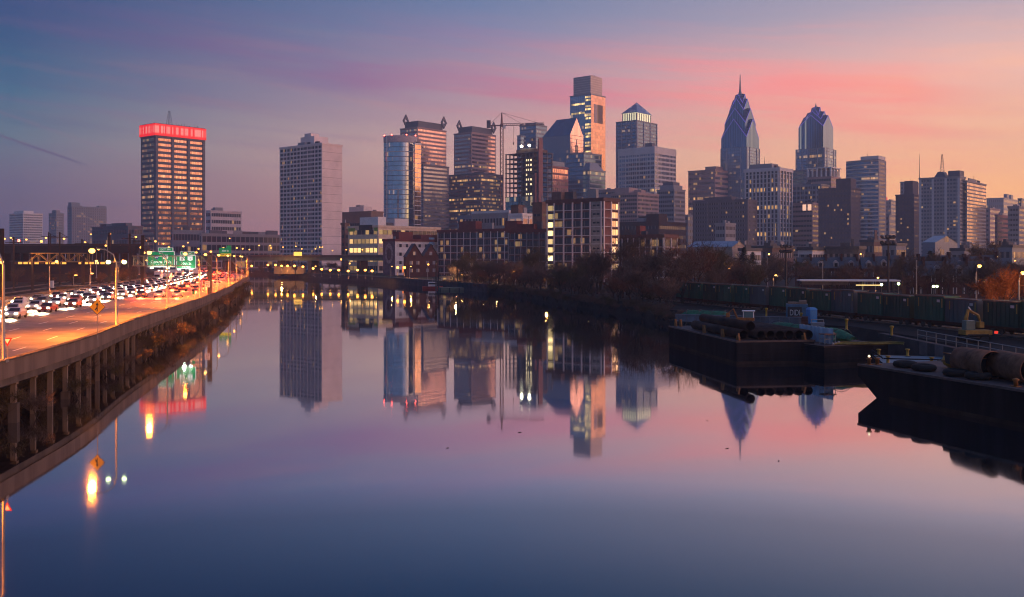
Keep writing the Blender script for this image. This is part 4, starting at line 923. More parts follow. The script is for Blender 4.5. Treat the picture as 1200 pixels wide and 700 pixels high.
# spired towers with chevron crowns
def chevron_tower(label, px, ybase, D, tiers, spire, body_n, ystep):
    X, a, b = frame_px(*px, D); s = (a + b) / 2
    H = zat(ybase, D) - 2.2; Hs = zat(ystep, D) - 2.2
    t = thing('chevron_tower', label, 'tower', (X, D, 2.2), rad(50)); t['dims'] = (s, s, H)
    k = MB(); k.box(.2, s - .2, .2, s - .2, -.5, Hs); k.obj('core', bluesteel, t)
    sh_ = Hs / body_n
    k = MB(); k.box(0, s, 0, s, 0, sh_ * .82); me = k.mesh('window_band', win('chevron_tower_glass', (.12, .27, .42), .9, .1, 3.2, .05, .06, 1.1, frame=(.2, .26, .36), fw=.1))
    for i in range(body_n): o = link('window_band', me, t); o.location.z = i * sh_
    for q in (.0, .22, .78, 1.0):
        k = MB(); k.box(-.5, .1, q * (s - 1.4), q * (s - 1.4) + 1.4, 0, Hs); k.obj('pier', MC['steel_blue_pier'], t)
        k = MB(); k.box(q * (s - 1.4), q * (s - 1.4) + 1.4, -.5, .1, 0, Hs); k.obj('pier', MC['steel_blue_pier'], t)
    gl_m = win('crown_glass', (.05, .17, .30), .9, .16, 2.6, .05, 0, .9, lit=(1, .9, .6), frame=(.16, .24, .38), fw=.1)
    stripm = glowmat('violet_light_strip', (.26, .18, 1), .38)
    c0 = s / 2
    for j, (w, yb, ye, yp) in enumerate(tiers):    # half width, wall foot, eave at corners, gable peak
        zb_, ze, zp = [zat(q, D) - 2.2 for q in (yb, ye, yp)]
        hw = w * s / 2
        cr = [(c0 - hw, c0 - hw), (c0 + hw, c0 - hw), (c0 + hw, c0 + hw), (c0 - hw, c0 + hw)]
        md = [(c0, c0 - hw), (c0 + hw, c0), (c0, c0 + hw), (c0 - hw, c0)]
        vs = [(x, y, zb_) for x, y in cr] + [(x, y, ze) for x, y in cr] + [(x, y, zp) for x, y in md] + [(c0, c0, zp + (zp - ze) * .15)]
        fs = [(i, (i + 1) % 4, 4 + (i + 1) % 4, 8 + i, 4 + i) for i in range(4)]
        k = MB(); k.add(vs, fs + [(3, 2, 1, 0)]); o = k.obj('gable_wall', gl_m, t)
        k = MB(); k.add(vs, [(4 + i, 8 + i, 12) for i in range(4)] + [(8 + i, 4 + (i + 1) % 4, 12) for i in range(4)]); k.obj('gable_roof', win('crown_roof_glass', (.04, .12, .22), .9, .2, 3, 0, 0, 0, frame=(.16, .22, .34), fw=.1), t)
        for i in (0, 3):
            A, Bp, Cq = Vector(vs[4 + i]), Vector(vs[8 + i]), Vector(vs[4 + (i + 1) % 4])
            k = MB(); k.tube([A, Bp, Cq], .3, 4); k.obj('light_strip', stripm, o)
    z0, z1 = zat(spire[0], D) - 2.2, zat(spire[1], D) - 2.2
    k = MB(); k.tube([(c0, c0, z0 - 14), (c0, c0, z0), (c0, c0, z0 + (z1 - z0) * .25), (c0, c0, z1)], [5.0, 3.2, 1.5, .45] if z1 - z0 > 15 else [2.6, 1.8, 1.6, .2], 8); k.obj('spire', bluesteel, t)
    return t
chevron_tower('tallest chevron crowned tower with violet edges and a thin spire', (845, 875, 890.5), 170, 1340, [(.97, 173, 160, 138), (.80, 160, 143, 125), (.56, 145, 127, 113), (.36, 128, 118, 107)], (109, 83), 40, 172)
chevron_tower('shorter chevron crowned tower with violet edges and a small finial', (933, 966, 980), 170, 1440, [(.86, 174, 147, 133), (.60, 150, 138, 128), (.30, 138, 132, 122.5)], (123, 117), 38, 173)
t = tower('glass_podium', 'pale blue glass shoulder building in front of the shorter chevron tower', (922, 950, 960), 199, 1400, 22, bluesteel, w_blue, .7, .6)
t = tower('finned_tower', 'office tower with tall pale vertical fins and dark glass', (873, 913, 928), 197, 1050, 22, pale, w_dark, .8, .6, piers=(10, 5), pw=1.5, pd=1.1); a, b, H = t['dims']
k = MB(); k.box(-1.2, b + 1.2, -1.2, a + 1.2, H - 3, H + .7); k.obj('blank_attic', pale, t); roofbox(t, .1, .6, .25, .9, 5, grey, .8); mast(t, .2, .5, 9, 5)
t = tower('colonnade_tower', 'dark tower topped by a lit open colonnade before the shorter chevron tower', (946, 974, 985), 207, 1240, 18, pinkst, w_dark, .5, .8); a, b, H = t['dims']
roofbox(t, .08, .92, .08, .92, 8, dkgrey, .5, 'attic')
for i in range(6):
    k = MB(); k.box(-.2, 1.2, a * i / 5.3, a * i / 5.3 + 1.8, H + .5, H + 11); k.obj('column', whitew, t)
    if i < 4: k = MB(); k.box(b * i / 3.5, b * i / 3.5 + 1.6, -.2, 1.2, H + .5, H + 11); k.obj('column', whitew, t)
k = MB(); k.box(-.6, b + .6, -.6, a + .6, H + 11.02, H + 12.2); k.obj('canopy', whitew, t)
t = tower('grey_tower', 'grey stone office with pale piers between the finned tower and the dark brick one', (928, 962, 972), 216, 1150, 17, bluesteel, w_dark, .55, .6, piers=(8, 2), pw=1.0, pd=.5, pmat=grey)
t = tower('lit_corner_block', 'lower tower with two bright lit windows near its top edge', (928, 952, 962), 238, 1060, 13, pinkst, w_dark, .4, .8); a, b, H = t['dims']
for fy in (.05, .3):
    k = MB(); k.box(-.2, .05, a * fy, a * fy + 4, H - 8, H - 1.4); k.obj('lit_window', glowmat('pink_lit_window', (1, .55, .35), 1.1), t)
t = tower('brick_tower', 'dark brick tower with rows of small windows and a setback top', (959, 997, 1008.5), 220, 980, 17, mat('dark_plum_brick', (.105, .095, .12), .9, 0, .15, .2), win('sparse_small_windows', (.10, .11, .13), 0, .2, 3.4, .05, 0, 1.8, frame=(.13, .1, .1), fw=.62), .42, .8); roofbox(t, .0, .55, .0, .45, 9, MC['dark_plum_brick'])
# curved striped tower
D = 1130; X, a, b = frame_px(991.5, 1029.5, 1038.5, D); H = zat(187, D) - 2.2
t = thing('curved_striped_tower', 'tall slab with white balcony stripes on a gently curved face', 'tower', (X, D, 2.2), rad(50)); t['dims'] = (a, b, H)
cv = [(-math.sin(math.pi * i / 14) * 4.5, a * i / 14) for i in range(15)]
poly = [(b, 0)] + [(b, a)] + list(reversed(cv))
k = MB(); k.prism([(x + .3, y) for x, y in poly], -.5, H); k.obj('wall', grey, t)
n = 27; sh_ = (H - 2) / n
k = MB(); k.prism([(x - .1, y) for x, y in poly[1:]] , 0, sh_ * .5); me = k.mesh('window_band', w_deep)
k = MB(); k.prism([(x - .7, y) for x, y in poly[1:]], 0, sh_ * .32); me2 = k.mesh('balcony_band', pale)
k = MB(); k.box(b * .15, b * .8, -.08, .1, 0, sh_ * .5); me3 = k.mesh('window_band', w_punch)
for i in range(n):
    o = link('window_band', me, t); o.location.z = i * sh_ + sh_ * .4
    o = link('balcony_band', me2, t); o.location.z = i * sh_
    o = link('window_band', me3, t); o.location.z = i * sh_ + sh_ * .3
roofbox(t, .0, .9, .0, .55, 4, pale); mast(t, .3, .4, 6, 4)
# far right group
t = tower('brick_tower', 'dark brown brick tower before a paler one, left of the twin slab apartments', (1049.5, 1071, 1079), 228, 1020, 17, MC['dark_plum_brick'], MC['sparse_small_windows'], .35, .8); roofbox(t, .1, .9, .1, .55, 14, MC['dark_plum_brick'])
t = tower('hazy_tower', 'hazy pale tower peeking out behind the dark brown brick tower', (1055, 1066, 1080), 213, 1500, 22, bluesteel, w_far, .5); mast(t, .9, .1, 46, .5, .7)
t = tower('apartment_tower', 'wide grey slab apartments with a tall lattice mast on the roof', (1077, 1125, 1131.5), 207, 930, 24, grey, win('slab_apartment_windows', (.10, .13, .17), .3, .15, 3.0, .035, 0, 1.7, frame=(.26, .26, .28), fw=.3), .5, .6, piers=(4, 0), pw=2.2, pd=.25, pmat=pale); a, b, H = t['dims']
roofbox(t, .1, .9, .02, .3, 5.5, dkgrey); k = MB(); k.add([(b * .2, a * .38, H + .5), (b * .9, a * .38, H + .5), (b * .9, a * .66, H + .5), (b * .2, a * .66, H + .5), (b * .3, a * .45, H + 6), (b * .8, a * .45, H + 6), (b * .8, a * .58, H + 6), (b * .3, a * .58, H + 6)], [(4, 5, 6, 7), (0, 1, 5, 4), (1, 2, 6, 5), (2, 3, 7, 6), (3, 0, 4, 7)]); k.obj('sloped_roof', dkgrey, t)
lattice(t, b * .5, a * .5, H + 6, H + 23, 1.6, crm, 'lattice_mast')
t = tower('apartment_tower', 'narrow slab apartments with sunset lit balconies on the right of the wide slab', (1131.5, 1133, 1155.5), 212, 935, 24, grey, win('sunset_balcony_glass', (.55, .42, .36), .85, .15, 4.2, .03, 0, 1.4, frame=(.2, .19, .2), fw=.34), .62, .4); roofbox(t, .1, .5, .1, .8, 2.5, grey)
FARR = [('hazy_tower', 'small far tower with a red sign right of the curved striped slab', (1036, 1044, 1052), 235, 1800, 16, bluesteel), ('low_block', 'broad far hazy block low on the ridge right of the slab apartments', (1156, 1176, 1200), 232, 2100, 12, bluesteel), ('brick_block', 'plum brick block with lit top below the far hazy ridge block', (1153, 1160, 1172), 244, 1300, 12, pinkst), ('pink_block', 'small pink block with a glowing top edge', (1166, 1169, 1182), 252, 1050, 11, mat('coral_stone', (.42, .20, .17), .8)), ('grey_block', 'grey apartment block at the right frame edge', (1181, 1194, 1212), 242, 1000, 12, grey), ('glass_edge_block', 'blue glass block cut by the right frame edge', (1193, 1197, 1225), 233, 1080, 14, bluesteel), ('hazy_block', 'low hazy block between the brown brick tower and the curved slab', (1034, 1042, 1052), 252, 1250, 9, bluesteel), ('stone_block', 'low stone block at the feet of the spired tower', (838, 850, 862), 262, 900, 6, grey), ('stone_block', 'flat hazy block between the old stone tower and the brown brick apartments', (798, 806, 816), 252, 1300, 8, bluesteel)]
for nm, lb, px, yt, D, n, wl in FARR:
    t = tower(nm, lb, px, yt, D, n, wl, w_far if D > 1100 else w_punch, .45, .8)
    if nm == 'low_block': roofbox(t, .4, .5, .3, .5, 12, bluesteel); roofbox(t, .6, .7, .3, .5, 12, bluesteel)
    if 'red sign' in lb: k = MB(); a, b, H = t['dims']; k.box(-.3, 0, a * .5, a * .9, H + .6, H + 6); k.obj('red_sign', glowmat('red_sign_glow', (1, .1, .06), .9), t)
# ------------------------------------------------------------------ far road bridge
bx0, bx1, bD = at(225, 640), at(478, 600), 610
br = thing('road_bridge', 'long steel girder road bridge with green paint crossing the far river', 'bridge', (bx0, 640, 0), math.atan2(-40, bx1 - bx0))
L = math.hypot(bx1 - bx0, 40); gstl = mat('pale_green_girder', (.16, .18, .13), .6, .2, .3, .5)
k = MB(); k.box(0, L, -7, 7, 12.6, 13.3); k.obj('deck', concd, br)
k = MB(); k.box(0, L, -6.2, -5.8, 10.6, 12.6); k.box(0, L, 5.8, 6.2, 10.6, 12.6); k.obj('girder', gstl, br)
k = MB(); k.box(0, L, -7, -6.7, 13.3, 14.2); k.box(0, L, 6.7, 7, 13.3, 14.2); k.obj('parapet', conc, br)
for f_ in (.18, .44, .58, .8):
    k = MB(); k.box(L * f_ - 1.2, L * f_ + 1.2, -5.5, 5.5, 1, 10.6); k.obj('pier', concd, br)
k = MB(); k.bar((L * .27, -6, 3), (L * .22, -6, 10.6), .7); k.bar((L * .27, -6, 3), (L * .32, -6, 10.6), .7); k.obj('brace', gstl, br)
k = MB(); k.box(L * .42, L * .56, -7, -5, 2.2, 7.0); k.obj('abutment', mat('buff_abutment', (.34, .25, .15), .85, 0, .25, .4), br)
for f_ in (.44, .47, .5, .53):
    k = MB(); k.tube([(L * f_, -5.6, 7), (L * f_, -5.6, 10.6)], .3, 8); k.obj('post', concd, br)
lamp_light(br, (L * .49, -16, 6.5), 5000, (1, .4, .1), .5)
b_ = thing('bus', 'bus shelter glowing orange on the far bridge before the pale slab tower', 'shelter', (at(349, 606), 606, 13.4)); b_.name = 'bus_shelter'
k = MB(); k.box(-2.4, 2.4, -.6, .6, .2, 2.6); k.obj('lit_panel', glowmat('lit_shelter_glass', (1, .50, .08), 1.8), b_, bevel=.1)
k = MB(); k.box(-2.9, 2.9, -1, 1, 2.62, 2.9); k.obj('roof', darksteel, b_)
for x in (-2.4, 0, 2.4):
    k = MB(); k.box(x - .1, x + .1, .62, .8, 0, 2.6); k.obj('post', darksteel, b_)
# ------------------------------------------------------------------ river wall and walk on the far bank
far = [p for p in sh if 340 < p.y < 700]
k = wallstrip(far, -.2, .6, -1.0, 2.9); tag(k.obj('river_wall', mat('dark_river_wall', (.06, .06, .07), .9, 0, .4, .4)), 'dark masonry river wall along the far bank', 'river wall')
k = MB(); pa = offset(far, -3.5); pb = offset(far, -9); k.strip([(p.x, p.y, 2.62) for p in pb], [(p.x, p.y, 2.62) for p in pa]); tag(k.obj('riverside_path', mat('gravel_path', (.20, .15, .10), .9, 0, .3, .3)), kind='structure')
k = MB(); pa = offset(far, -10); pb = offset(far, -26); k.strip([(p.x, p.y, 2.58) for p in pb], [(p.x, p.y, 2.58) for p in pa]); tag(k.obj('lawn', mat('lawn_grass', (.07, .06, .03), .95, 0, .5, .3)), kind='structure')
# ramp with columns
D = 400; rt = thing('concrete_ramp', 'concrete walkway ramp on round columns rising beside the bare trees', 'ramp', (at(515, D), D, 2.4), rad(-4))
k = MB(); x1 = at(598, D) - at(515, D)
k.add([(0, -1.2, 1.6), (9, -1.2, 2.0), (x1, -1.2, 6.2), (x1 + 12, -1.2, 6.4)] + [(0, 1.2, 1.6), (9, 1.2, 2.0), (x1, 1.2, 6.2), (x1 + 12, 1.2, 6.4)] + [(0, -1.2, 2.3), (9, -1.2, 2.7), (x1, -1.2, 6.9), (x1 + 12, -1.2, 7.1)] + [(0, 1.2, 2.3), (9, 1.2, 2.7), (x1, 1.2, 6.9), (x1 + 12, 1.2, 7.1)], [(i, i + 1, 8 + i + 1, 8 + i) for i in range(3)] + [(4 + i + 1, 4 + i, 12 + i, 12 + i + 1) for i in range(3)] + [(8 + i, 9 + i, 13 + i, 12 + i) for i in range(3)] + [(i + 1, i, 4 + i, 5 + i) for i in range(3)] + [(0, 8, 12, 4), (3, 7, 15, 11)])
k.obj('deck', mat('warm_concrete', (.40, .30, .20), .85, 0, .25, .4), rt)
k = MB()
for i in range(30):
    f_ = i / 29; zz = 2.3 + max(0, min(1, (f_ * x1 - 9) / (x1 - 9))) * 4.6
    k.bar((f_ * x1, -1.15, zz), (f_ * x1, -1.15, zz + 1.1), .08)
k.bar((0, -1.15, 3.4), (9, -1.15, 3.8), .1); k.bar((9, -1.15, 3.8), (x1, -1.15, 8.0), .1); k.obj('railing', steel, rt)
for i in range(8):
    f_ = .2 + .8 * i / 7; zt = 2.0 + max(0, (f_ * x1 - 9) / (x1 - 9)) * 4.2
    k = MB(); k.tube([(f_ * x1, 0, -.5), (f_ * x1, 0, zt)], .5, 10); k.obj('column', MC['warm_concrete'], rt)
lamp_light(rt, (8, -9, 5), 2200, (1, .55, .25), .5)
# boat and pontoon
D = 388; bt = thing('patrol_boat', 'small red and white work boat moored at the far bank', 'boat', (at(507, D), D, 0), rad(8))
def hull(k, L, w, h0, h1, zb=-.3):
    sec = []
    for x, f_ in ((-L / 2, .85), (-L * .2, 1), (L * .15, 1), (L * .35, .7), (L / 2, .03)):
        sec.append([(x, -w / 2 * f_, h1 + (h1 - h0) * .3 * (1 - f_)), (x, -w / 2 * f_ * .8, zb), (x, w / 2 * f_ * .8, zb), (x, w / 2 * f_, h1 + (h1 - h0) * .3 * (1 - f_))])
    vs = [p for s in sec for p in s]; fs = []
    for i in range(4):
        for j in range(3): fs.append((i * 4 + j, i * 4 + j + 1, i * 4 + 5 + j, i * 4 + 4 + j))
        fs.append((i * 4 + 3, i * 4, i * 4 + 4, i * 4 + 7))
    fs += [(0, 3, 2, 1), (16, 17, 18, 19)]
    return k.add(vs, fs)
k = MB(); hull(k, 8, 2.8, .2, .9); k.obj('hull', mat('red_hull', (.30, .04, .03), .5), bt)
k = MB(); k.box(-1.8, 1.6, -1.0, 1.0, .95, 2.7); k.obj('cabin', whitew, bt, bevel=.12)
k = MB(); k.box(-1.7, 1.68, -1.04, 1.04, 1.75, 2.35); k.obj('window', cglass, bt)
k = MB(); k.bar((0, 0, 2.7), (0, 0, 4.2), .08); k.obj('mast', steel, bt)
D = 372; pt = thing('pontoon', 'long green work pontoon floating by tall mooring piles', 'pontoon', (at(515, D), D, 0), rad(-3))
k = MB(); k.box(0, 14.5, -2.5, 2.5, -.4, 1.0); k.obj('float', mat('olive_pontoon', (.13, .14, .09), .7, 0, .3, .5), pt, bevel=.08)
for i in range(4):
    k = MB(); k.box(.4 + i * 3.6, .8 + i * 3.6, -2.6, -2.45, -.2, .9); k.obj('fender', sblack, pt)
for px, yt in ((511, 306), (514, 318), (536, 316), (559, 319)):
    D = 376; q = thing('mooring_pile', 'dark steel mooring pile standing in the water by the pontoon', 'mooring pile', (at(px, D), D, 0), 0, 'mooring piles at the pontoon')
    k = MB(); zt = zat(yt, D); k.tube([(0, 0, -2), (0, 0, zt)], .26, 10); k.obj('shaft', darksteel, q, True)
    k = MB(); k.lathe([(.3, 0), (.3, .15), (.02, .5)], 10, (0, 0, zt)); k.obj('cap', darksteel, q)
# low lit things on the far bank
for (px, py0, py1, w, lb) in ((0, 0, 0, 0, ''),): pass
t = thing('site_hut', 'long low warm lit site hut on the bank by the ramp', 'hut', (at(528, 405), 405, 2.5))
k = MB(); k.box(-4, 5, -1, 1, 0, 2.2); k.obj('wall', cream, t)
k = MB(); k.box(-4.2, 5.2, -1.2, 1.2, 2.21, 2.5); k.obj('roof', roofg, t)
for x in (-3, 0, 3): k = MB(); k.box(x, x + 1.1, -1.05, -.9, .8, 1.7); k.obj('window', w_shop, t)

# ------------------------------------------------------------------ rail yard in the west
trk = mat('rail_steel', (.25, .2, .18), .4, .8); slp = mat('track_ballast', (.07, .055, .045), .95, 0, .4, .8)
for j, (off, lb) in enumerate(((48, 'railway track curving closest behind the highway'), (55, 'railway track second from the highway'), (63, 'railway track third from the highway'), (74, 'railway track farthest out in the western yard'))):
    pa = offset(rail, off); pa = [p for p in pa if 120 < p.y < 560]
    o = wallstrip(pa, -1.5, 1.5, 1.9, 2.12).obj('railway_track', slp); tag(o, lb, 'railway track')
    for d in (-.75, .75): wallstrip(pa, d - .06, d + .06, 2.121, 2.3).obj('rail', trk, o)
cat_m = mat('catenary_steel', (.06, .038, .03), .7, .2, .3, .6)
for i, (px, yt, D, w) in enumerate(((2, 268, 200, .55), (16, 278, 300, .3), (38, 302, 300, .45), (57, 272, 330, .25), (59, 274, 360, .25), (70, 272, 300, .28), (98, 300, 300, .42), (96, 280, 350, .28), (128, 273, 300, .5), (152, 274, 320, .42), (157, 280, 380, .25), (167, 276, 270, .5))):
    t = thing('catenary_pole', 'dark steel railway pole among the orange yard lights', 'railway pole', (at(px, D), D, 1.8), 0, 'railway poles in the yard')
    if px == 2: t['label'] = 'thick dark steel railway pole at the left frame edge'
    hh = zat(yt, D) - 1.8
    k = MB(); w *= .7; k.box(-w, w, -w * .7, -w * .5, 0, hh); k.box(-w, w, w * .5, w * .7, 0, hh); k.box(-w * .15, w * .15, -w * .5, w * .5, 0, hh); k.obj('mast', cat_m, t)
    k = MB(); k.box(-w * 1.6, w * 1.6, -w * 1.6, w * 1.6, -.3, .5); k.obj('footing', concd, t)
    if i % 2: k = MB(); k.bar((-2.6, 0, hh - 1.6), (2.6, 0, hh - 1.6), .16); k.bar((0, 0, hh - .3), (2.5, 0, hh - 1.6), .1); k.obj('crossarm', cat_m, t)
D = 303; x0, x1 = at(34, D), at(104, D)
t = thing('signal_bridge', 'orange lit lattice signal bridge spanning two dark railway poles', 'signal bridge', (x0, D, 0))
k = MB(); za, zb = zat(307, D), zat(297, D); n = 6; Lb = x1 - x0
for y in (-.6, .6):
    k.bar((0, y, za), (Lb, y, za), .2); k.bar((.8, y, zb), (Lb - 1, y, zb), .2)
    for i in range(n):
        a0, a1 = Lb * i / n, Lb * (i + 1) / n
        k.bar((a0, y, zb if i % 2 else za), (a1, y, za if i % 2 else zb), .16); k.bar((a1, y, za), (a1, y, zb), .12)
k.obj('truss', mat('yellow_truss', (.42, .26, .10), .6, .2), t)
k = MB(); k.bar((0, 0, za - 4), (Lb, 0, za - 4), .12); k.obj('cable_beam', cat_m, t)
lamp_light(t, (2.8, -5, zb - .3), 2000, r=.3)
# raised line with glowing arches behind the yard
D = 440; t = thing('elevated_railway', 'long dark elevated railway crossing behind the yard', 'railway viaduct', (at(-40, D), D, 2))
Lr = at(172, D) - at(-40, D)
k = MB(); k.box(0, Lr, -4, 4, zat(297, D) - 2, zat(288, D) - 2); k.obj('deck', mat('soot_steel', (.025, .022, .024), .8, 0, .4, .4), t)
k = MB(); k.box(0, Lr, -4.2, -4, zat(288, D) - 1.98, zat(286, D) - 2); k.obj('railing', cat_m, t)
for i in range(20):
    k = MB(); x = Lr * (i + .5) / 20; k.box(x - .5, x + .5, -3, 3, -.5, zat(297, D) - 2.01); k.obj('pier', MC['soot_steel'], t)
t = thing('rail_shed', 'low dark rail shed with a row of glowing yellow openings', 'shed', (at(14, 415), 415, 2))
Ls = at(130, 415) - at(14, 415)
k = MB(); k.box(0, Ls, 0, 8, -.3, 8.6); k.obj('wall', MC['dark_brick'], t)
k = MB(); k.box(-.5, Ls + .5, -1.0, 8.5, 8.61, 9.0); k.obj('roof', roofg, t)
lo = win('glowing_shed_opening', (.3, .15, .05), 0, .3, 2.3, .6, 0, 1.9, lit=(1, .5, .08), fw=.2, frame=(.05, .03, .02))
for i in range(18):
    if i in (10, 11): continue
    k = MB(); k.box(Ls * i / 18 + .3, Ls * (i + 1) / 18 - .3, -.12, .1, 7.6, 8.5); k.obj('opening', glowmat('shed_glow', (1, .45, .07), 1.5) if i % 5 else lo, t)
t = thing('brick_hut', 'small flat roofed brown hut beside the tracks', 'hut', (at(66, 250), 250, 1.9), rad(-12))
k = MB(); k.box(0, 6.5, 0, 4, -.3, 2.9); k.obj('wall', mat('hut_brick', (.26, .13, .07), .9), t)
k = MB(); k.box(-.2, 6.7, -.2, 4.2, 2.91, 3.15); k.obj('roof', roofg, t)
k = MB(); k.box(1, 2, -.06, .1, 0, 2.0); k.obj('door', darksteel, t)
t = thing('relay_cabinet', 'pale metal relay cabinet between the tracks', 'cabinet', (at(61, 330), 330, 1.9)); k = MB(); k.box(-.5, .5, -.4, .4, 0, 2.6); k.obj('case', whitew, t, bevel=.05); k = MB(); k.box(-.4, .4, -.45, -.4, .3, 2.3); k.obj('door', pale, t)
for (px, py, D, lb, cl) in ((22, 283.5, 440, 'red signal lamp on a mast above the elevated railway', rlight), (48.5, 284.5, 445, 'orange signal lamp above the elevated railway', sodfar)):
    t = thing('signal_lamp', lb, 'signal', (at(px, D), D, 13)); hh = zat(py, D) - 13
    k = MB(); k.tube([(0, 0, 0), (0, 0, hh)], .12, 6); k.obj('mast', darksteel, t); k = MB(); k.lathe([(.3, 0), (.55, .3), (.55, .8), (.3, 1.1)], 8, (0, 0, hh)); k.obj('bulb', cl, t)

# ------------------------------------------------------------------ bare winter trees
barkm = mat('bark', (.05, .04, .034), .95, 0, .3, 3); twigm = mat('twigs', (.115, .08, .062), .95, 0, .35, .4)
rust = mat('russet_twigs', (.15, .07, .045), .95, 0, .4, .5); oliv = mat('olive_twigs', (.09, .068, .035), .95, 0, .4, .5)
gold = mat('golden_leaves', (.17, .09, .03), .9, 0, .3, .6); orng = mat('autumn_leaves', (.26, .09, .03), .9, 0, .3, .6); evg = mat('evergreen_needles', (.025, .035, .02), .95, 0, .4, .5)
def tree_mesh(seed, hgt, spread, trunk, tw, ntw, low=.25, leaf=0):
    r = random.Random(seed); T = MB(); Cn = MB(); tips = []
    def branch(p, d, ln, rad_, lev):
        n = 3; pts = [p]; q = p.copy(); dd = d.copy()
        for i in range(n):
            dd = (dd + Vector((r.uniform(-.25, .25), r.uniform(-.25, .25), r.uniform(-.05, .22)))).normalized()
            q = q + dd * ln / n; pts.append(q.copy())
        rs = [rad_ * (1 - .6 * i / n) for i in range(n + 1)]
        (T if lev < 1 else Cn).tube(pts, rs, 5 if lev < 2 else 3, False)
        if lev >= 3: tips.append((pts, dd)); return
        for i in range(4 if lev < 2 else 4):
            t_ = r.uniform(.35, 1.0); j = min(n - 1, int(t_ * n)); b0 = pts[j].lerp(pts[j + 1], t_ * n - j)
            a_ = r.uniform(0, 6.283); side = Vector((math.cos(a_), math.sin(a_), r.uniform(-.1, .6)))
            branch(b0, (dd * .6 + side * r.uniform(.6, 1.0) * spread).normalized(), ln * r.uniform(.55, .8), rad_ * .45, lev + 1)
    base = Vector((0, 0, 0))
    T.tube([(0, 0, -.4), (r.uniform(-.1, .1), r.uniform(-.1, .1), hgt * low * .5), (r.uniform(-.25, .25), r.uniform(-.25, .25), hgt * low + .6)], [trunk * 1.25, trunk, trunk * .85], 7)
    for i in range(5):
        a_ = 6.283 * i / 5 + r.uniform(-.5, .5); el_a = r.uniform(.7, 1.35)
        branch(Vector((0, 0, hgt * low * r.uniform(.8, 1.1))), Vector((math.cos(a_) * math.cos(el_a) * spread, math.sin(a_) * math.cos(el_a) * spread, math.sin(el_a))), hgt * .36 * r.uniform(.8, 1.15), trunk * .6, 0)
    for _ in range(ntw):
        pts, dd = r.choice(tips); j = r.randrange(3); p = pts[j].lerp(pts[j + 1], r.random())
        v = (dd * .7 + Vector((r.gauss(0, .6), r.gauss(0, .6), r.gauss(.25, .5)))).normalized(); ln = hgt * r.uniform(.05, .13)
        s = v.cross(Vector((r.gauss(0, 1), r.gauss(0, 1), r.gauss(0, 1)))).normalized() * tw * r.uniform(.6, 1.3)
        e = p + v * ln
        Cn.add([p - s, p + s, e], [(0, 1, 2)])
        if leaf:
            for _k in range(leaf):
                c_ = p.lerp(e, r.random()) + Vector((r.gauss(0, .15), r.gauss(0, .15), r.gauss(0, .15))); u_ = Vector((r.gauss(0, 1), r.gauss(0, 1), r.gauss(0, 1))).normalized() * .14; w_ = u_.cross(Vector((r.random(), r.random(), 1))).normalized() * .12
                Cn.add([c_ - u_, c_ + w_, c_ + u_], [(0, 1, 2)])
    return T, Cn
PROTO = []
def proto(seed, hgt, spread, trunk, tw, ntw, cm_, low=.25, leaf=0):
    T, Cn = tree_mesh(seed, hgt, spread, trunk, tw, ntw, low, leaf)
    return (T.mesh('trunk', barkm), Cn.mesh('crown', cm_), hgt)
P_BARE = [proto(s, 12, sp, .24, .035, 2600, m_, lw) for s, sp, m_, lw in ((1, .9, twigm, .25), (2, 1.1, twigm, .2), (3, .8, oliv, .3), (4, 1.0, rust, .22), (5, 1.2, twigm, .16))]
P_SHRUB = [proto(s, 5, 1.3, .09, .022, 1500, m_, .06) for s, m_ in ((11, twigm), (12, twigm), (13, oliv))]
P_LEAF = [proto(21, 11, 1.0, .22, .04, 2200, orng, .25, 3), proto(22, 10, .9, .2, .04, 2200, gold, .25, 3)]
P_FAR = [proto(s, 11, 1.1, .3, .09, 900, m_, .2) for s, m_ in ((31, twigm), (32, rust))]
# conifer
r_ = random.Random(41); cr = MB()
for i in range(1500):
    z = 1.2 + 10 * r_.random() ** 1.2; q = (11.6 - z) * .26 * r_.uniform(.35, 1.05); a_ = r_.uniform(0, 6.283)
    c_ = Vector((math.cos(a_) * q, math.sin(a_) * q, z)); o_ = Vector((math.cos(a_), math.sin(a_), -.35)) * r_.uniform(.4, .9); s_v = Vector((-math.sin(a_), math.cos(a_), .2)) * .14
    cr.add([c_ - s_v, c_ + s_v, c_ + o_], [(0, 1, 2)])
tk = MB(); tk.tube([(0, 0, -.4), (0, 0, 11)], [.25, .04], 7)
P_EVG = [(tk.mesh('trunk', barkm), cr.mesh('crown', evg), 11.5)]
def plant(pr, x, y, z, hgt, label, cat='tree', group=None, name='bare_tree'):
    s = hgt / pr[2]
    t = thing(name, label, cat, (x, y, z), R.uniform(0, 6.28), group); t.scale = (s * R.uniform(.9, 1.15), s * R.uniform(.9, 1.15), s)
    link('trunk', pr[0], t); link('crown', pr[1], t); return t
def along(poly, d0, d1, n):
    tot = [(poly[i + 1] - poly[i]).length for i in range(len(poly) - 1)]; S = sum(tot)
    for j in range(n):
        s = S * (j + R.random()) / n; i = 0
        while s > tot[i] and i < len(tot) - 1: s -= tot[i]; i += 1
        t = (poly[i + 1] - poly[i]).normalized(); p = poly[i].lerp(poly[i + 1], min(1, s / tot[i])); d = R.uniform(d0, d1)
        yield p.x - t.y * d, p.y + t.x * d
eb = [p for p in sh if 150 < p.y < 400]
G1 = 'bare trees along the east bank'
for x, y in along(eb, -2.5, -7, 44):
  if not (y < 225 and x / y > .165): plant(R.choice(P_BARE), x, y, 2.0, R.uniform(5.5, 10.5), 'dark bare tree leaning over the water on the east bank', 'tree', G1)
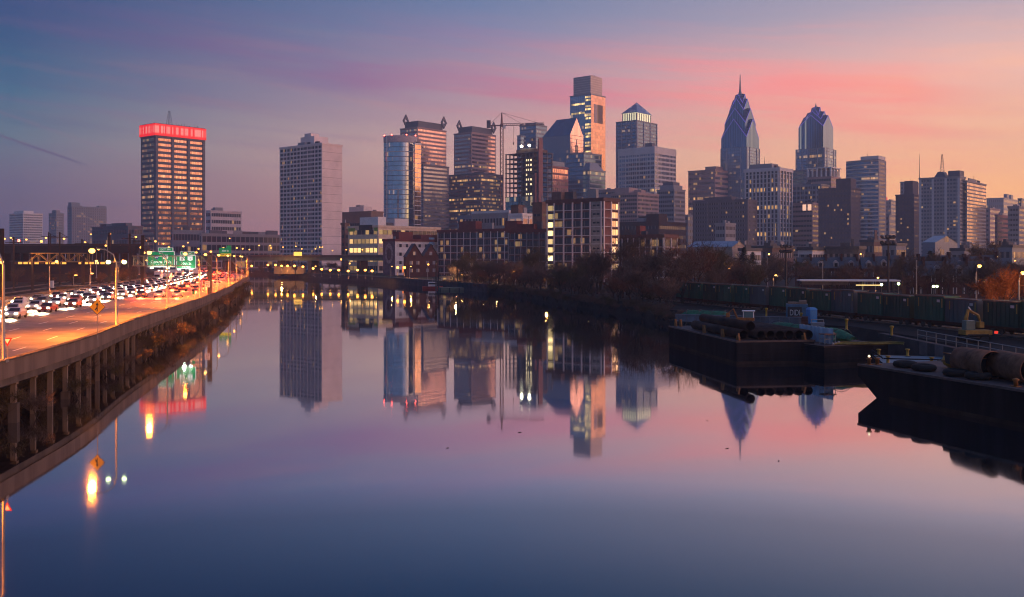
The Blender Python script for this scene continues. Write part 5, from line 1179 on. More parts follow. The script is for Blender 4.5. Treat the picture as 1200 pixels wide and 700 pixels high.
for x, y in along(eb, -8, -24, 60):
  if not (y < 235 and x / y > .165): plant(R.choice(P_BARE), x, y, 2.4, R.uniform(7, 13), 'dark bare tree standing back from the water on the east bank', 'tree', 'bare trees behind the bank')
for x, y in along(eb, .3, -3.5, 110): plant(R.choice(P_SHRUB), x, y, .6, R.uniform(2.5, 4.5), 'brown leafless shrub at the waterline of the east bank', 'shrub', 'shrubs on the east bank', 'bare_shrub')
for x, y in along(eb, -5, -18, 110):
  if not (y < 235 and x / y > .165): plant(R.choice(P_SHRUB), x, y, 2.2, R.uniform(2.5, 5.5), 'tangled brown undergrowth shrub beneath the bank trees', 'shrub', 'undergrowth beneath the bank trees', 'bare_shrub')
# taller named trees
for (px, D, h_, pr, lb) in ((735, 255, 16, P_BARE[0], 'tallest bare tree in front of the tall loft'), (700, 262, 13.5, P_BARE[1], 'wide bare tree right below the lit end of the tall loft'), (800, 205, 13, P_BARE[4], 'broad bare tree at the corner where the bank meets the first barge'), (815, 215, 15, P_BARE[3], 'russet bare tree with dense crown above the green containers'), (835, 226, 12.5, P_BARE[2], 'olive tinted bare tree behind the first green container'), (770, 230, 14, P_BARE[1], 'tall bare tree left of the first barge'), (838, 200, 6.0, P_SHRUB[2], 'olive bush at the head of the container train')):
    plant(pr, at(px, D), D, 2.4, h_, lb)
for (px, D, h_) in ((872, 300, 13.5), (882, 320, 12), (1090, 260, 12)): plant(P_EVG[0], at(px, D), D, 2.4, h_, 'dark evergreen poking out of the bare treeline', 'tree', 'dark evergreens in the treeline', 'evergreen_tree')
G2 = 'bare trees behind the container train'
for i in range(64):
    px = R.uniform(790, 1215); D = R.uniform(215, 330); plant(R.choice(P_BARE), at(px, D), D, 2.4, R.uniform(7, 11.5), 'leafless brown tree in the dark belt behind the containers', 'tree', G2)
G3 = 'bare trees before the city blocks'
for i in range(110):
    px = R.uniform(560, 1215); D = R.uniform(370, 620)
    if px < 720 and D < 460: continue
    plant(R.choice(P_FAR), at(px, D), D, 2.4, R.uniform(8, 13), 'leafless street tree at the foot of the city blocks', 'tree', G3)
for (px, D, h_, pr, lb) in ((1172, 138, 8.5, P_LEAF[0], 'autumn tree with orange leaves lit by the lamp at the right edge'), (1200, 142, 9, P_LEAF[0], 'autumn tree cut by the right frame edge'), (1150, 420, 17, P_LEAF[1], 'golden leaved tree below the twin slab apartments'), (548, 415, 8, P_BARE[3], 'round dark plum tree before the long brick loft')):
    plant(pr, at(px, D), D, 2.4, h_, lb, name='autumn_tree' if pr in P_LEAF else 'bare_tree')
# west bank brush
lb_ = [p for p in offset(rail, .2) if 40 < p.y < 420]
for x, y in along([p for p in lb_ if 190 < p.y < 400], -.5, 4, 46): plant(R.choice(P_SHRUB), x, y, .3, R.uniform(3, 5.8), 'brown brush hiding the far columns of the viaduct', 'shrub', 'brush below the viaduct', 'bare_shrub')
for x, y in along([p for p in lb_ if 44 < p.y < 190], -1.6, 3.5, 64): plant(R.choice(P_SHRUB), x, y, -.2, R.uniform(2.2, 4.6), 'thin twiggy shrub between the near viaduct columns', 'shrub', 'shrubs between the columns', 'bare_shrub')
for i in range(46):
    px = R.uniform(0, 170); D = R.uniform(350, 560); plant(R.choice(P_FAR), at(px, D), D, 2, R.uniform(4, 8), 'leafless tree in the dark rail yard', 'tree', 'bare trees in the rail yard')
for i in range(24):
    px = R.uniform(300, 520); D = R.uniform(575, 700); plant(R.choice(P_FAR), at(px, D), D, 2.4, R.uniform(6, 10), 'leafless tree under the far road bridge', 'tree', 'bare trees by the far bridge')

# ------------------------------------------------------------------ container train
cgreen = mat('container_green', (.012, .075, .045), .6, .1, .35, .5, streak=True); cgrey = mat('container_grey', (.075, .085, .085), .6, .1, .35, .5, streak=True); cdark = mat('container_dark_green', (.01, .045, .03), .6, .1, .35, .5, streak=True)
flatm = mat('flatcar_rust', (.07, .03, .02), .85, 0, .4, .6); plate = mat('number_plate', (.5, .5, .48), .6); cyel = mat('faded_yellow', (.30, .2, .03), .7)
P0, P1 = Vector((at(846, 194), 194)), Vector((at(1190, 119), 119)); tdir = (P1 - P0).normalized(); tang = math.atan2(tdir.y, tdir.x)
kw = wallstrip([P0 - tdir * 40 + (P1 - P0) * .1 * i for i in range(18)], -1.5, 1.5, 2.35, 2.62); o = kw.obj('railway_track', slp); tag(o, 'railway track carrying the container train on the quay', 'railway track')
for d in (-.75, .75): wallstrip([P0 - tdir * 40, P0 + tdir * 60, P0 + tdir * 130], d - .06, d + .06, 2.621, 2.78).obj('rail', trk, o)
def container(cm_, label, group):
    t = thing('container', label, 'container', (0, 0, 0), 0, group)
    L, W, Hc = 6.05, 2.5, 3.25
    k = MB(); k.box(-L / 2, L / 2, -W / 2, W / 2, 0, Hc)
    k.obj('body', cm_, t)
    kk = {-1: MB(), 1: MB()}
    for i in range(9):
        x = -L / 2 + .15 + (L - .3) * i / 8
        for s in (-1, 1): kk[s].box(x - .07, x + .07, s * W / 2 - .07, s * W / 2 + .07, .06, Hc - .06)
    for s in (-1, 1):
        kk[s].obj('corrugation', cm_, t)
        k = MB(); k.box(-L / 2 - .03, L / 2 + .03, s * W / 2 - .12, s * W / 2 + .12, Hc - .1, Hc + .08); k.obj('top_rail', mat('worn_top_rail', (.16, .10, .07), .7, .2), t)
    k = MB(); k.box(1.7, 2.3, -W / 2 - .1, -W / 2 - .085, Hc - .8, Hc - .45); k.obj('number_plate', plate, t)
    for x in (-2.0, 2.7):
        k = MB(); k.box(x - .09, x + .09, -W / 2 - .095, -W / 2 - .08, Hc - 1.5, Hc - .3); k.obj('yellow_mark', cyel, t)
    k = MB(); k.box(-L / 2 - .06, -L / 2 + .01, -W / 2 + .1, W / 2 - .1, .1, Hc - .1); k.obj('end_door', cm_, t)
    return t
CF = [container(cgreen, 'green steel waste container with ribs in the long train', 'green containers on the train'), container(cgrey, 'grey ribbed container between green ones in the train', 'grey containers on the train'), container(cdark, 'very dark green ribbed container in the train', 'dark green containers on the train')]
fr = thing('flat_wagon', 'rust brown flat wagon carrying two containers', 'rail wagon', (0, 0, 0), 0, 'flat wagons under the containers')
k = MB(); k.box(-6.3, 6.3, -1.2, 1.2, .75, 1.05); k.box(-6.3, 6.3, -.25, .25, .4, .75); k.obj('frame', flatm, fr)
for x in (-4.9, -3.5, 3.5, 4.9):
    for y in (-.75, .75): k = MB(); k.tube([(x, y - .07, .42), (x, y + .07, .42)], .42, 14); k.obj('wheel', darksteel, fr)
k = MB(); k.box(6.3, 6.7, -.15, .15, .75, 1.0); k.obj('coupler', darksteel, fr)
seqc = [0, 0, 2, 0, 0, 1, 0, 2, 0, 1, 0, 2, 0, 1, 2, 0, 0, 0]
first = {0: True, 1: True, 2: True}; nfw = 0
for i in range(18):
    w_, half = divmod(i, 2); c_ = P0 + tdir * (-19 + w_ * 13.2 + (3.1 if half == 0 else 9.3))
    f_ = seqc[i]; o = CF[f_]
    if first[f_]: first[f_] = False; KIDS[o.name] = list(o.children)
    else: o = dup(o, (0, 0, 0))
    o.location = (c_.x, c_.y, 3.70); o.rotation_euler.z = tang; o.scale = (1, 1, R.uniform(.93, 1.04))
    if half == 0:
        c2 = P0 + tdir * (-19 + w_ * 13.2 + 6.2); q = fr if w_ == 0 else dup(fr, (0, 0, 0)); q.location = (c2.x, c2.y, 2.64); q.rotation_euler.z = tang

# ------------------------------------------------------------------ quay, station roof, floodlight masts
qm = mat('quay_concrete', (.07, .058, .058), .9, 0, .4, .35, bump=.2)
t = thing('quay_wall', 'pale stained concrete quay wall behind the near barge', 'quay wall', (46, 60, 0))
k = MB(); k.box(-.5, .4, 0, 62, -1.5, 2.75); k.obj('wall', qm, t)
for y0, y1 in ((31, 41), (43.5, 45.5), (47.5, 49.5)):
    k = MB(); k.box(-.56, -.5, y0, y1, 1.3, 2.72); k.obj('patch', mat('pale_patch', (.17, .13, .13), .9, 0, .3, .5), t)
t = thing('quay_railing', 'galvanised pipe railing along the top of the quay wall', 'railing', (46.3, 66, 2.75))
k = MB()
for zz in (.55, 1.1): k.bar((0, 0, zz), (0, 46, zz), .06)
k.obj('rail', steel, t)
for i in range(20): k = MB(); k.bar((0, i * 2.42, 0), (0, i * 2.42, 1.12), .06); k.obj('post', steel, t)
def bollard(x, y, z, lb, g_=None, h_=.95):
    t = thing('bollard', lb, 'bollard', (x, y, z), 0, g_)
    k = MB(); k.lathe([(.24, 0), (.24, .06), (.15, .08), (.15, h_ * .8), (.24, h_ * .85), (.24, h_ * .97), (.1, h_)], 12); k.obj('post', mat('bollard_yellow', (.42, .24, .02), .6, 0, .25, 2), t, True)
    k = MB(); k.lathe([(.34, -.03), (.34, .05)], 12); k.obj('base', darksteel, t)
for (px, py, D) in ((898, 369, 150), (939, 375, 143), (992, 383, 128), (1045, 392, 118)):
    bollard(at(px, D), D, zat(py, D) - .45, 'yellow steel bollard on the quay between the barges and the train', 'yellow bollards on the quay', 1.5)
st = thing('station_canopy', 'flat roofed lit platform shelter behind the container train', 'shelter', (at(938, 200), 200, 2.5), rad(-8))
k = MB(); k.box(0, 9, -2, 2, 4.2, 4.9); k.obj('wall', concd, st); k = MB(); k.box(-.4, 19, -2.4, 2.4, 4.9, 5.2); k.obj('roof', whitew, st)
k = MB(); k.box(10.5, 15.5, -2.1, -1.95, 4.05, 4.25); k.obj('light_strip', glowmat('strip_light', (1, .7, .25), 1.1), st)
for x in (.5, 6, 12, 18): k = MB(); k.box(x, x + .3, -.2, .2, -.2, 4.9); k.obj('post', darksteel, st)
lamp_light(st, (13, -1, 3.6), 160, (1, .8, .45), .4)
def floodmast(px, ytop, D, lb):
    t = thing('floodlight_mast', lb, 'floodlight mast', (at(px, D), D, 2.4)); hh = zat(ytop, D) - 2.4
    k = MB(); k.tube([(0, 0, 0), (0, 0, hh)], [.22, .12], 8); k.obj('pole', darksteel, t)
    k = MB()
    for zz in (-.5, -1.5): k.bar((-1.1, 0, hh + zz), (1.1, 0, hh + zz), .1)
    k.obj('crossarm', darksteel, t)
    for zz in (-.5, -1.5):
        for x in (-1.0, -.4, .3, .9):
            k = MB(); k.lathe([(.14, -.2), (.34, .0), (.34, .12), (.1, .2)], 10); o = k.obj('lamp_head', darksteel, t); o.location = (x, R.uniform(-.3, .3), hh + zz + .25); o.rotation_euler = (R.uniform(.6, 1.2), 0, R.uniform(-.5, .5))
floodmast(921, 287, 190, 'unlit floodlight mast rising before the finned tower'); floodmast(1041, 276, 165, 'unlit floodlight mast with dark lamp cluster before the rowhouses')
for (px, yt, D) in ((964, 306, 215), (1074, 305, 200)):
    t = thing('light_pole', 'slim unlit grey pole among the trees behind the containers', 'light pole', (at(px, D), D, 2.4), 0, 'slim unlit poles behind the containers'); hh = zat(yt, D) - 2.4
    k = MB(); k.tube([(0, 0, 0), (0, 0, hh)], [.12, .07], 6); k.obj('pole', steel, t); k = MB(); k.box(-.6, .2, -.15, .15, hh, hh + .2); k.obj('lamp_head', darksteel, t)
# vehicles behind the train
for (px, py, D, fam, rz, lb) in ((1103, 345, 158, out[2], 2.3, 'parked white car with glowing red tail light behind the containers'), (1092, 346, 160, out[0], 2.2, 'dark car parked left of the white one with the red tail light'), (1117, 345, 165, out[3], 1.9, 'dark maroon car with red tail lights near the park lamps'), (1185, 352, 140, inc[1], 3.3, 'silver car at the right edge beyond the containers')):
    o = dup(fam, (at(px, D), D, 2.52), rz, lb); o['group'] = 'cars behind the train'
t = thing('van', 'pale van parked beyond the containers under the lamp post', 'van', (at(1156, 146), 146, 2.52), rad(190))
k = MB(); prof = [(-2.5, .4), (2.4, .4), (2.55, 1.0), (1.8, 1.25), (1.2, 2.0), (-2.5, 2.05)]; n = 6
k.add([(x, -.95, z) for x, z in prof] + [(x, .95, z) for x, z in prof], [tuple(range(n - 1, -1, -1)), tuple(range(n, 2 * n))] + [(i, (i + 1) % n, n + (i + 1) % n, n + i) for i in range(n)]); k.obj('body', whitew, t, bevel=.06)
k = MB(); k.box(-2.2, 1.1, -.98, .98, 1.3, 1.75); k.obj('window', cglass, t)
for x in (-1.6, 1.6):
    for y in (-.85, .85): k = MB(); k.tube([(x, y - .1, .36), (x, y + .1, .36)], .36, 12); k.obj('wheel', tyre, t)

# ------------------------------------------------------------------ rowhouses and low roofs before the skyline
wwin = win('white_framed_window', (.08, .08, .1), 0, .12, .8, .02, 0, 1, frame=(.6, .58, .55), fw=.2)
dm = mat('dormer_white', (.34, .31, .30), .8)
def rowhouse(x, y, w, dep, hgt, rz, lb, grp):
    t = thing('rowhouse', lb, 'house', (x, y, 2.4), rz, grp)
    k = MB(); k.box(0, w, 0, dep, -.3, hgt); k.add([(0, 0, hgt), (0, dep, hgt), (0, dep / 2, hgt + 3.2), (w, 0, hgt), (w, dep, hgt), (w, dep / 2, hgt + 3.2)], [(0, 2, 1), (3, 4, 5)]); k.obj('wall', brick, t)
    k = MB(); k.add([(-.05, -.4, hgt - .1), (w + .05, -.4, hgt - .1), (w + .05, dep / 2, hgt + 3.35), (-.05, dep / 2, hgt + 3.35), (-.05, dep + .4, hgt - .1), (w + .05, dep + .4, hgt - .1)], [(0, 1, 2, 3), (3, 2, 5, 4)]); rf = k.obj('roof', slate, t)
    k = MB(); k.box(w - .5, w - .02, dep * .3, dep * .7, hgt + 1.5, hgt + 4.4); k.obj('chimney', brick, rf)
    k = MB(); c_ = w / 2; k.add([(c_ - .8, .3, hgt), (c_ + .8, .3, hgt), (c_ + .8, .3, hgt + 1.7), (c_, .3, hgt + 2.5), (c_ - .8, .3, hgt + 1.7), (c_ - .8, 3, hgt), (c_ + .8, 3, hgt), (c_ + .8, 3, hgt + 1.7), (c_, 3, hgt + 2.5), (c_ - .8, 3, hgt + 1.7)], [(0, 1, 2, 3, 4), (1, 6, 7, 2), (2, 7, 8, 3), (3, 8, 9, 4), (4, 9, 5, 0)]); d_ = k.obj('dormer', dm, rf)
    k = MB(); k.box(c_ - .45, c_ + .45, .22, .32, hgt + .35, hgt + 1.5); k.obj('dormer_window', cglass, rf)
    for zz in (1.2, 4.0):
        for fx in (.28, .72):
            if zz + 1.5 < hgt: k = MB(); k.box(w * fx - .45, w * fx + .45, -.06, .1, zz, zz + 1.5); k.obj('window', wwin, t)
D = 300
for i in range(9):
    x = at(1010, D) + i * 4.2; rowhouse(x, D - i * 1.0, 4.18, 9, 6.6 + (i % 3) * .3, rad(-13), 'brick rowhouse with a white dormer in the dark roof', 'rowhouses with white dormers')
for i in range(4):
    x = at(1062, 235) + i * 4.6; rowhouse(x, 235 - i * 1.2, 4.58, 8, 5.6, rad(-14), 'dim red brick house among trees below the dormered rowhouses', 'dim brick houses among trees')
for i in range(4):
    x = at(935, 310) + i * 4.6; rowhouse(x, 310 - i * .8, 4.58, 8, 6.6, rad(-10), 'dark rowhouse left of the dormered row', 'dark rowhouses behind the belt of trees')
t = gabled('gabled_house', 'pale gabled house with a blue roof and two lit windows', (806, 858, 874), 289, 470, 2.6, 1, mat('buff_wall', (.34, .27, .22), .85), mat('pale_blue_roof', (.20, .26, .32), .5), wwin, 'house')
# lit windows on the long side
X_, a_, b_ = frame_px(806, 858, 874, 470)
for fy in (.28, .16): k = MB(); k.box(-.12, .1, a_ * fy, a_ * fy + 2.0, 3.6, 5.6); k.obj('lit_window', glowmat('lit_house_window', (1, .58, .22), 1.6), t)
for (px, yt, D, wl, lb) in (((866, 872, 892), 292, 455, whitew, 'small white stepped shed beside the pale gabled house'), ((935, 952, 972), 291, 430, pale, 'low pale roofed block with pink lit wall under the grey tower'), ((968, 1006, 1014), 290, 430, roofg, 'long low block with a pale roof edge under the dark brick tower'), ((1008, 1024, 1034), 282, 640, brownb, 'brown low block with a tall chimney under the curved striped slab'), ((1034, 1050, 1062), 286, 520, grey, 'low pale block left of the blue roofed hall'), ((1114, 1130, 1150), 292, 470, grey, 'low grey block under the wide slab apartments'), ((1160, 1186, 1204), 288, 480, bluesteel, 'low dim block with scattered lights at the right edge'), ((880, 905, 930), 289, 520, brownb, 'low brown block behind the floodlight mast')):
    t = tower('low_block', lb, px, yt, D, 2, wl, w_punch, .4, .6, cat='building', cap=slate); roofbox(t, .2, .5, .3, .6, 1.6, roofg)
    if 'chimney' in lb: a, b, H = t['dims']; k = MB(); k.box(b * .3, b * .55, a * .1, a * .16, H, H + 7); k.obj('chimney', brownb, t)
t = gabled('blue_roof_hall', 'wide hall with a pale blue pitched roof under the wide slab apartments', (1081, 1096, 1122), 284, 560, 4, 1, bluesteel, MC['pale_blue_roof'], w_punch)
for (px, py, D) in ((690, 300, 390), (1008, 297, 420), (1169, 300, 380), (1190, 305, 360), (604, 318, 330), (640, 322, 320), (566, 322, 372), (583, 327, 365), (541, 322, 400), (655, 320, 395), (480, 312, 470), (458, 312, 480)):
    o = dup(el_, (at(px, D), D, 2.4), R.uniform(0, 3), 'small orange street light glinting through bare branches'); o['group'] = 'street lights among the branches'; o.scale.z = (zat(py, D) - 2.4) / 9.5

# ------------------------------------------------------------------ barges
hullm = mat('barge_hull', (.011, .011, .014), .85, 0, .85, .8, bump=.3, streak=True); deckm = mat('barge_deck', (.04, .03, .03), .8, 0, .4, .5, bump=.3)
rustp = mat('rusty_pipe', (.19, .09, .055), .85, .1, .55, .9, bump=.3); pipem = mat('dark_rust_pipe', (.04, .026, .022), .85, .1, .5, .6, bump=.3); inside = mat('pipe_inside', (.03, .022, .02), .95)
orangey = mat('rusty_orange_steel', (.26, .10, .02), .8, 0, .4, 2)
def barge(name, label, x, y, ang, L, W, Zd, rake=0.0, dm_=deckm, strakes=True):
    """x along the hull away from the near-left corner; width to +y"""
    t = thing(name, label, 'barge', (x, y, 0), ang)
    k = MB(); k.add([(0, 0, -1.2), (L - rake, 0, -1.2), (L, 0, Zd - 1.0), (L, 0, Zd), (0, 0, Zd), (0, W, -1.2), (L - rake, W, -1.2), (L, W, Zd - 1.0), (L, W, Zd), (0, W, Zd)], [(0, 1, 2, 3, 4), (9, 8, 7, 6, 5), (0, 4, 9, 5), (1, 6, 7, 2), (2, 7, 8, 3), (0, 5, 6, 1)]); k.obj('hull', hullm, t)
    k = MB(); k.box(.05, L - .05, .05, W - .05, Zd + .004, Zd + .04); k.obj('deck', dm_, t)
    k = MB(); sg = 1 if W > 0 else -1; k.box(0, L - rake * .96, -.03 * sg, .02 * sg, -.1, .32); k.box(-.03, .02, 0, W, -.1, .321); k.obj('waterline_band', mat('waterline_scum', (.035, .024, .018), .9, 0, .6, .6), t)
    if strakes:
        k = MB()
        for zz in (.6, 1.1, 1.6, 2.1):
            k.box(.02, L - rake * (1 - zz / Zd), -.05, .0, zz, zz + .12); k.box(-.05, 0, .02, W - .02, zz, zz + .12)
        k.obj('rubbing_strake', hullm, t)
    else:
        for i in range(9):
            k = MB(); xx = 1 + (L - 4) * i / 8; k.box(xx, xx + .12, -.06, .0, -.2, Zd - .1); k.obj('side_rib', hullm, t)
    k = MB(); k.box(0, L, -.04, .1, Zd - .12, Zd + .07); k.box(-.04, .1, 0, W, Zd - .12, Zd + .072); k.box(0, L, W - .1, W + .04, Zd - .12, Zd + .07); k.obj('gunwale', mat('worn_gunwale', (.10, .07, .06), .7, .2, .4, 1), t)
    return t
def world(t, x, y, z=0):
    a = t.rotation_euler.z; return Vector((t.location.x + x * math.cos(a) - y * math.sin(a), t.location.y + x * math.sin(a) + y * math.cos(a), z))
def pipe(name, label, A, B, r, m_, grp=None, wall_=.04):
    A, B = Vector(A), Vector(B); t = thing(name, label, 'pipe', A, 0, grp); d = B - A
    k = MB(); n = 28; ax = d.normalized(); a_ = ax.cross(Vector((0, 0, 1))).normalized(); b_ = a_.cross(ax); vs = []
    for rr, pp in ((r, 0), (r, 1), (r - wall_, 1), (r - wall_, 0)):
        for j in range(n):
            th = 6.28318 * j / n; vs.append(d * pp + (a_ * math.cos(th) + b_ * math.sin(th)) * rr)
    fs = [(i * n + j, i * n + (j + 1) % n, ((i + 1) % 4) * n + (j + 1) % n, ((i + 1) % 4) * n + j) for i in range(4) for j in range(n)]
    k.add(vs, fs); o = k.obj('shell', m_, t); o.data.shade_smooth()
    for p_ in o.data.polygons:
        if p_.index // n in (1, 3): p_.use_smooth = False
    k = MB(); vs = []
    for pp in (0.003, .997):
        for j in range(n): th = 6.28318 * j / n; vs.append(d * pp + (a_ * math.cos(th) + b_ * math.sin(th)) * (r - wall_ - .004))
    k.add(vs, [((j + 1) % n, j, n + j, n + (j + 1) % n) for j in range(n)]); k.obj('lining', inside, t, True)
    k = MB()
    for q in (.33, .66):
        c_ = d * q; k.tube([c_ - ax * .03, c_ + ax * .03], r + .008, n, False)
    k.obj('weld_seam', m_, t); return t
# barge with the long pipes
a1 = math.atan2(135 - 111, 22 - 25.4)
B1 = barge('pipe_barge', 'black hulled barge loaded with a stack of long steel pipes', 25.4, 111, a1, 25.5, -9.3, 2.6)
B1.children[0].data.flip_normals() if False else None
def on1(x, y, z): return world(B1, x, -y, z)
bh = 2.68
for i in range(6):
    y = 3.2 + i * 1.14; pipe('steel_pipe', 'dark steel pipe in the row on the barge deck, round end facing the water', on1(.7, y, bh + .55), on1(17, y, bh + .55), .54, pipem, 'long pipes in a row on the barge')
pipe('steel_pipe', 'longest dark pipe lying along the left edge of the barge', on1(1.2, 1.35, bh + .58), on1(18.5, 1.35, bh + .58), .56, pipem)
pipe('steel_pipe', 'dark pipe stacked on top of two others on the barge', on1(1.6, 2.3, bh + 1.5), on1(18, 2.3, bh + 1.5), .56, pipem)
for x, y in ((.9, .5), (5.5, .35), (12.2, .4), (23.5, 1.0), (24.6, .6), (.5, 8.2)):
    p = on1(x, y, bh); t = thing('pipe_chock', 'rusty orange steel bracket on the deck of the pipe barge', 'bracket', p, a1, 'rusty brackets on the pipe barge')
    k = MB(); k.box(-.25, .25, -.12, .12, 0, .95 if x > 2 else .5); k.add([(-.6, -.1, 0), (-.25, -.1, 0), (-.25, -.1, .8), (-.6, .1, 0), (-.25, .1, 0), (-.25, .1, .8)], [(0, 1, 2), (5, 4, 3), (0, 2, 5, 3), (1, 4, 5, 2), (0, 3, 4, 1)]); k.obj('plate', orangey, t)
p = on1(19.5, 3.4, bh); t = thing('timber_platform', 'pale timber platform behind the pipe ends', 'platform', p, a1); k = MB(); k.box(-1.5, 2.5, -1.4, 1.4, .5, .62); k.obj('top', mat('pale_timber', (.25, .19, .16), .8, 0, .3, 2), t)
for x in (-1.2, 2.2):
    for y in (-1.1, 1.1): k = MB(); k.box(x - .1, x + .1, y - .1, y + .1, 0, .5); k.obj('leg', brownb, t)
# long blue grey girder with stiffeners behind
gx0, gy0, gx1, gy1 = 24.5, 147, 40.8, 138.5
t = thing('plate_girder', 'long blue grey plate girder with upright stiffeners behind the pipes', 'girder', (gx0, gy0, 2.6), math.atan2(gy1 - gy0, gx1 - gx0)); Lg = math.hypot(gx1 - gx0, gy1 - gy0); gmat = mat('blue_grey_girder', (.12, .15, .19), .6, .2, .3, .6)
k = MB(); k.box(0, Lg, -.03, .03, .08, 1.0); k.obj('web', gmat, t); k = MB(); k.box(0, Lg, -.25, .25, 0, .078); k.box(0, Lg, -.25, .25, 1.002, 1.08); k.obj('flange', gmat, t)
for i in range(14): k = MB(); x = .3 + (Lg - .6) * i / 13; k.box(x - .06, x + .06, -.24, -.032, .08, 1.0); k.obj('stiffener', gmat, t)
netm = mat('green_netting', (.03, .13, .075), .9, 0, .45, 1.5, bump=.5)
def bundle(label, A, B, w, h_):
    A, B = Vector(A), Vector(B); d = B - A; L_ = d.length; t = thing('net_bundle', label, 'net bundle', A, math.atan2(d.y, d.x)); k = MB(); n = 26; vs = []; mseg = 9
    rr = random.Random(int(L_ * 10))
    for i in range(n + 1):
        e_ = .35 + .65 * min(1, 6 * min(i / n, 1 - i / n))
        for j in range(mseg):
            th = math.pi * j / (mseg - 1); q = 1 + rr.uniform(-.13, .13); vs.append((L_ * i / n, -math.cos(th) * w / 2 * e_ * q, math.sin(th) * h_ * e_ * q))
    k.add(vs, [(i * mseg + j, i * mseg + j + 1, (i + 1) * mseg + j + 1, (i + 1) * mseg + j) for i in range(n) for j in range(mseg - 1)] + [tuple(range(mseg)), tuple(range(n * mseg + mseg - 1, n * mseg - 1, -1))])
    k.obj('netting', netm, t, True)
    k = MB()
    for q in (.15, .4, .65, .88):
        pts = [(L_ * q, -math.cos(math.pi * j / 8) * w / 2 * 1.14, math.sin(math.pi * j / 8) * h_ * 1.14) for j in range(9)]; k.tube(pts, .035, 5)
    k.obj('strap', sblack, t); return t
bundle('short green net bundle lying on the blue grey girder', (25.5, 148.5, 3.2), (32.5, 145, 3.2), 2.2, 1.0)
bundle('long green net bundle stretched along the quay edge behind the pipe ends', (34.5, 133, 2.6), (39.5, 113.5, 2.6), 2.6, 1.0)
# white sheet piles
wx0, wy0, wx1, wy1 = at(938, 119), 119, at(976, 111), 111
t = thing('sheet_pile_panel', 'pale blue corrugated sheet pile panel standing beside the pipe ends', 'sheet pile', (wx0, wy0, 2.3), math.atan2(wy1 - wy0, wx1 - wx0)); Lw = math.hypot(wx1 - wx0, wy1 - wy0)
k = MB(); n = 8; pts = []
for i in range(n):
    for f_, d in ((0, 0), (.15, -.22), (.5, -.22), (.65, 0)): pts.append((Lw * (i + f_) / n, d))
pts.append((Lw, 0)); A_ = [(x, y, 0) for x, y in pts]; B_ = [(x, y, 1.75) for x, y in pts]; k.strip(A_, B_)
A2 = [(x, y + .06, 0) for x, y in pts]; B2 = [(x, y + .06, 1.75) for x, y in pts]; k.strip(B2, A2); k.strip(B_, B2); k.obj('panel', mat('pale_sheet_steel', (.38, .45, .55), .6, .1, .2, .8), t)
k = MB(); k.box(0, Lw, .07, .2, 1.2, 1.35); k.obj('waling', steel, t)
# work skip, blue toilet, painted container, loader, excavator
D = 148; t = thing('site_container', 'blue and black painted site container with big white graffiti letters', 'container', (at(921, D), D, 2.5), rad(-16))
k = MB(); k.box(0, 3.2, 0, 2.4, 0, 2.6); k.obj('body', mat('site_container_blue', (.04, .12, .20), .6, .1, .4, .8), t, bevel=.04)
k = MB(); k.box(.25, 2.3, -.02, .0, .35, 2.2); k.obj('black_field', sblack, t)
o = link('graffiti', text_mesh('DIDI', 1.25, 'graffiti', mat('graffiti_white', (.5, .5, .5), .7)), t); o.location = (1.3, -.03, 1.3); o.rotation_euler = (rad(90), 0, 0); o.scale = (.62, 1, 1)
k = MB(); k.box(-.3, 3.4, -.3, 2.6, -.2, -.005); k.obj('skid', steel, t)
for x, y, z in ((.3, .3, 2.6), (1.2, .6, 2.6), (1.9, .4, 2.6)): k = MB(); k.box(x, x + 1.1, y, y + 1.2, z + .005, z + R.uniform(.3, .6)); k.obj('roof_load', mat('tan_bundle', (.22, .17, .13), .9), t, bevel=.08)
t = thing('portable_toilet', 'bright blue portable toilet beside the graffiti container', 'toilet', (at(951, 142), 142, 2.5), rad(10)); tb = mat('toilet_blue', (.03, .20, .45), .5, 0, .1, 1)
k = MB(); k.box(-.6, .6, -.6, .6, .1, 2.1); k.obj('body', tb, t, bevel=.06); k = MB(); k.add([(-.64, -.64, 2.11), (.64, -.64, 2.11), (.64, .64, 2.11), (-.64, .64, 2.11), (-.4, -.4, 2.4), (.4, -.4, 2.4), (.4, .4, 2.4), (-.4, .4, 2.4)], [(4, 5, 6, 7), (0, 1, 5, 4), (1, 2, 6, 5), (2, 3, 7, 6), (3, 0, 4, 7)]); k.obj('roof', tb, t); k = MB(); k.box(-.42, .42, -.65, -.6, .2, 2.0); k.obj('door', mat('toilet_door', (.04, .25, .5), .5), t)
t = thing('brick_stack', 'stack of red bricks in front of the graffiti container', 'brick stack', (at(938, 140), 140, 2.5), rad(-15)); k = MB()
for i in range(5): k.box(-1.0, 1.0, -.6 + .02 * i, .6 - .02 * i, .15 + i * .22, .15 + i * .22 + .2)
k.obj('bricks', brick, t); k = MB(); k.box(-1.05, 1.05, -.62, .62, 0, .14); k.obj('pallet', brownb, t)
t = thing('steel_skip', 'pale grey metal crate right of the blue portable toilet', 'crate', (at(958, 133), 133, 2.5), rad(-12)); k = MB()
for zz in (.15, .7): k.box(-.9, .9, -.5, .5, zz, zz + .1)
k.box(-.85, .85, -.45, .45, .26, .69); k.obj('case', mat('grey_crate', (.2, .22, .25), .6), t); k = MB(); k.bar((-.8, 0, .8), (-.8, 0, 1.2), .07); k.bar((.8, 0, .8), (.8, 0, 1.2), .07); k.bar((-.8, 0, 1.2), (.8, 0, 1.2), .07); k.obj('handle', steel, t)
D = 139; t = thing('loader', 'small orange tracked loader with a white roofed cab behind the pipes', 'loader', (at(872, D), D, 2.55), rad(-15))
k = MB(); k.box(-1, 1.4, -.75, .75, .35, 1.1); k.obj('body', orangey, t, bevel=.06)
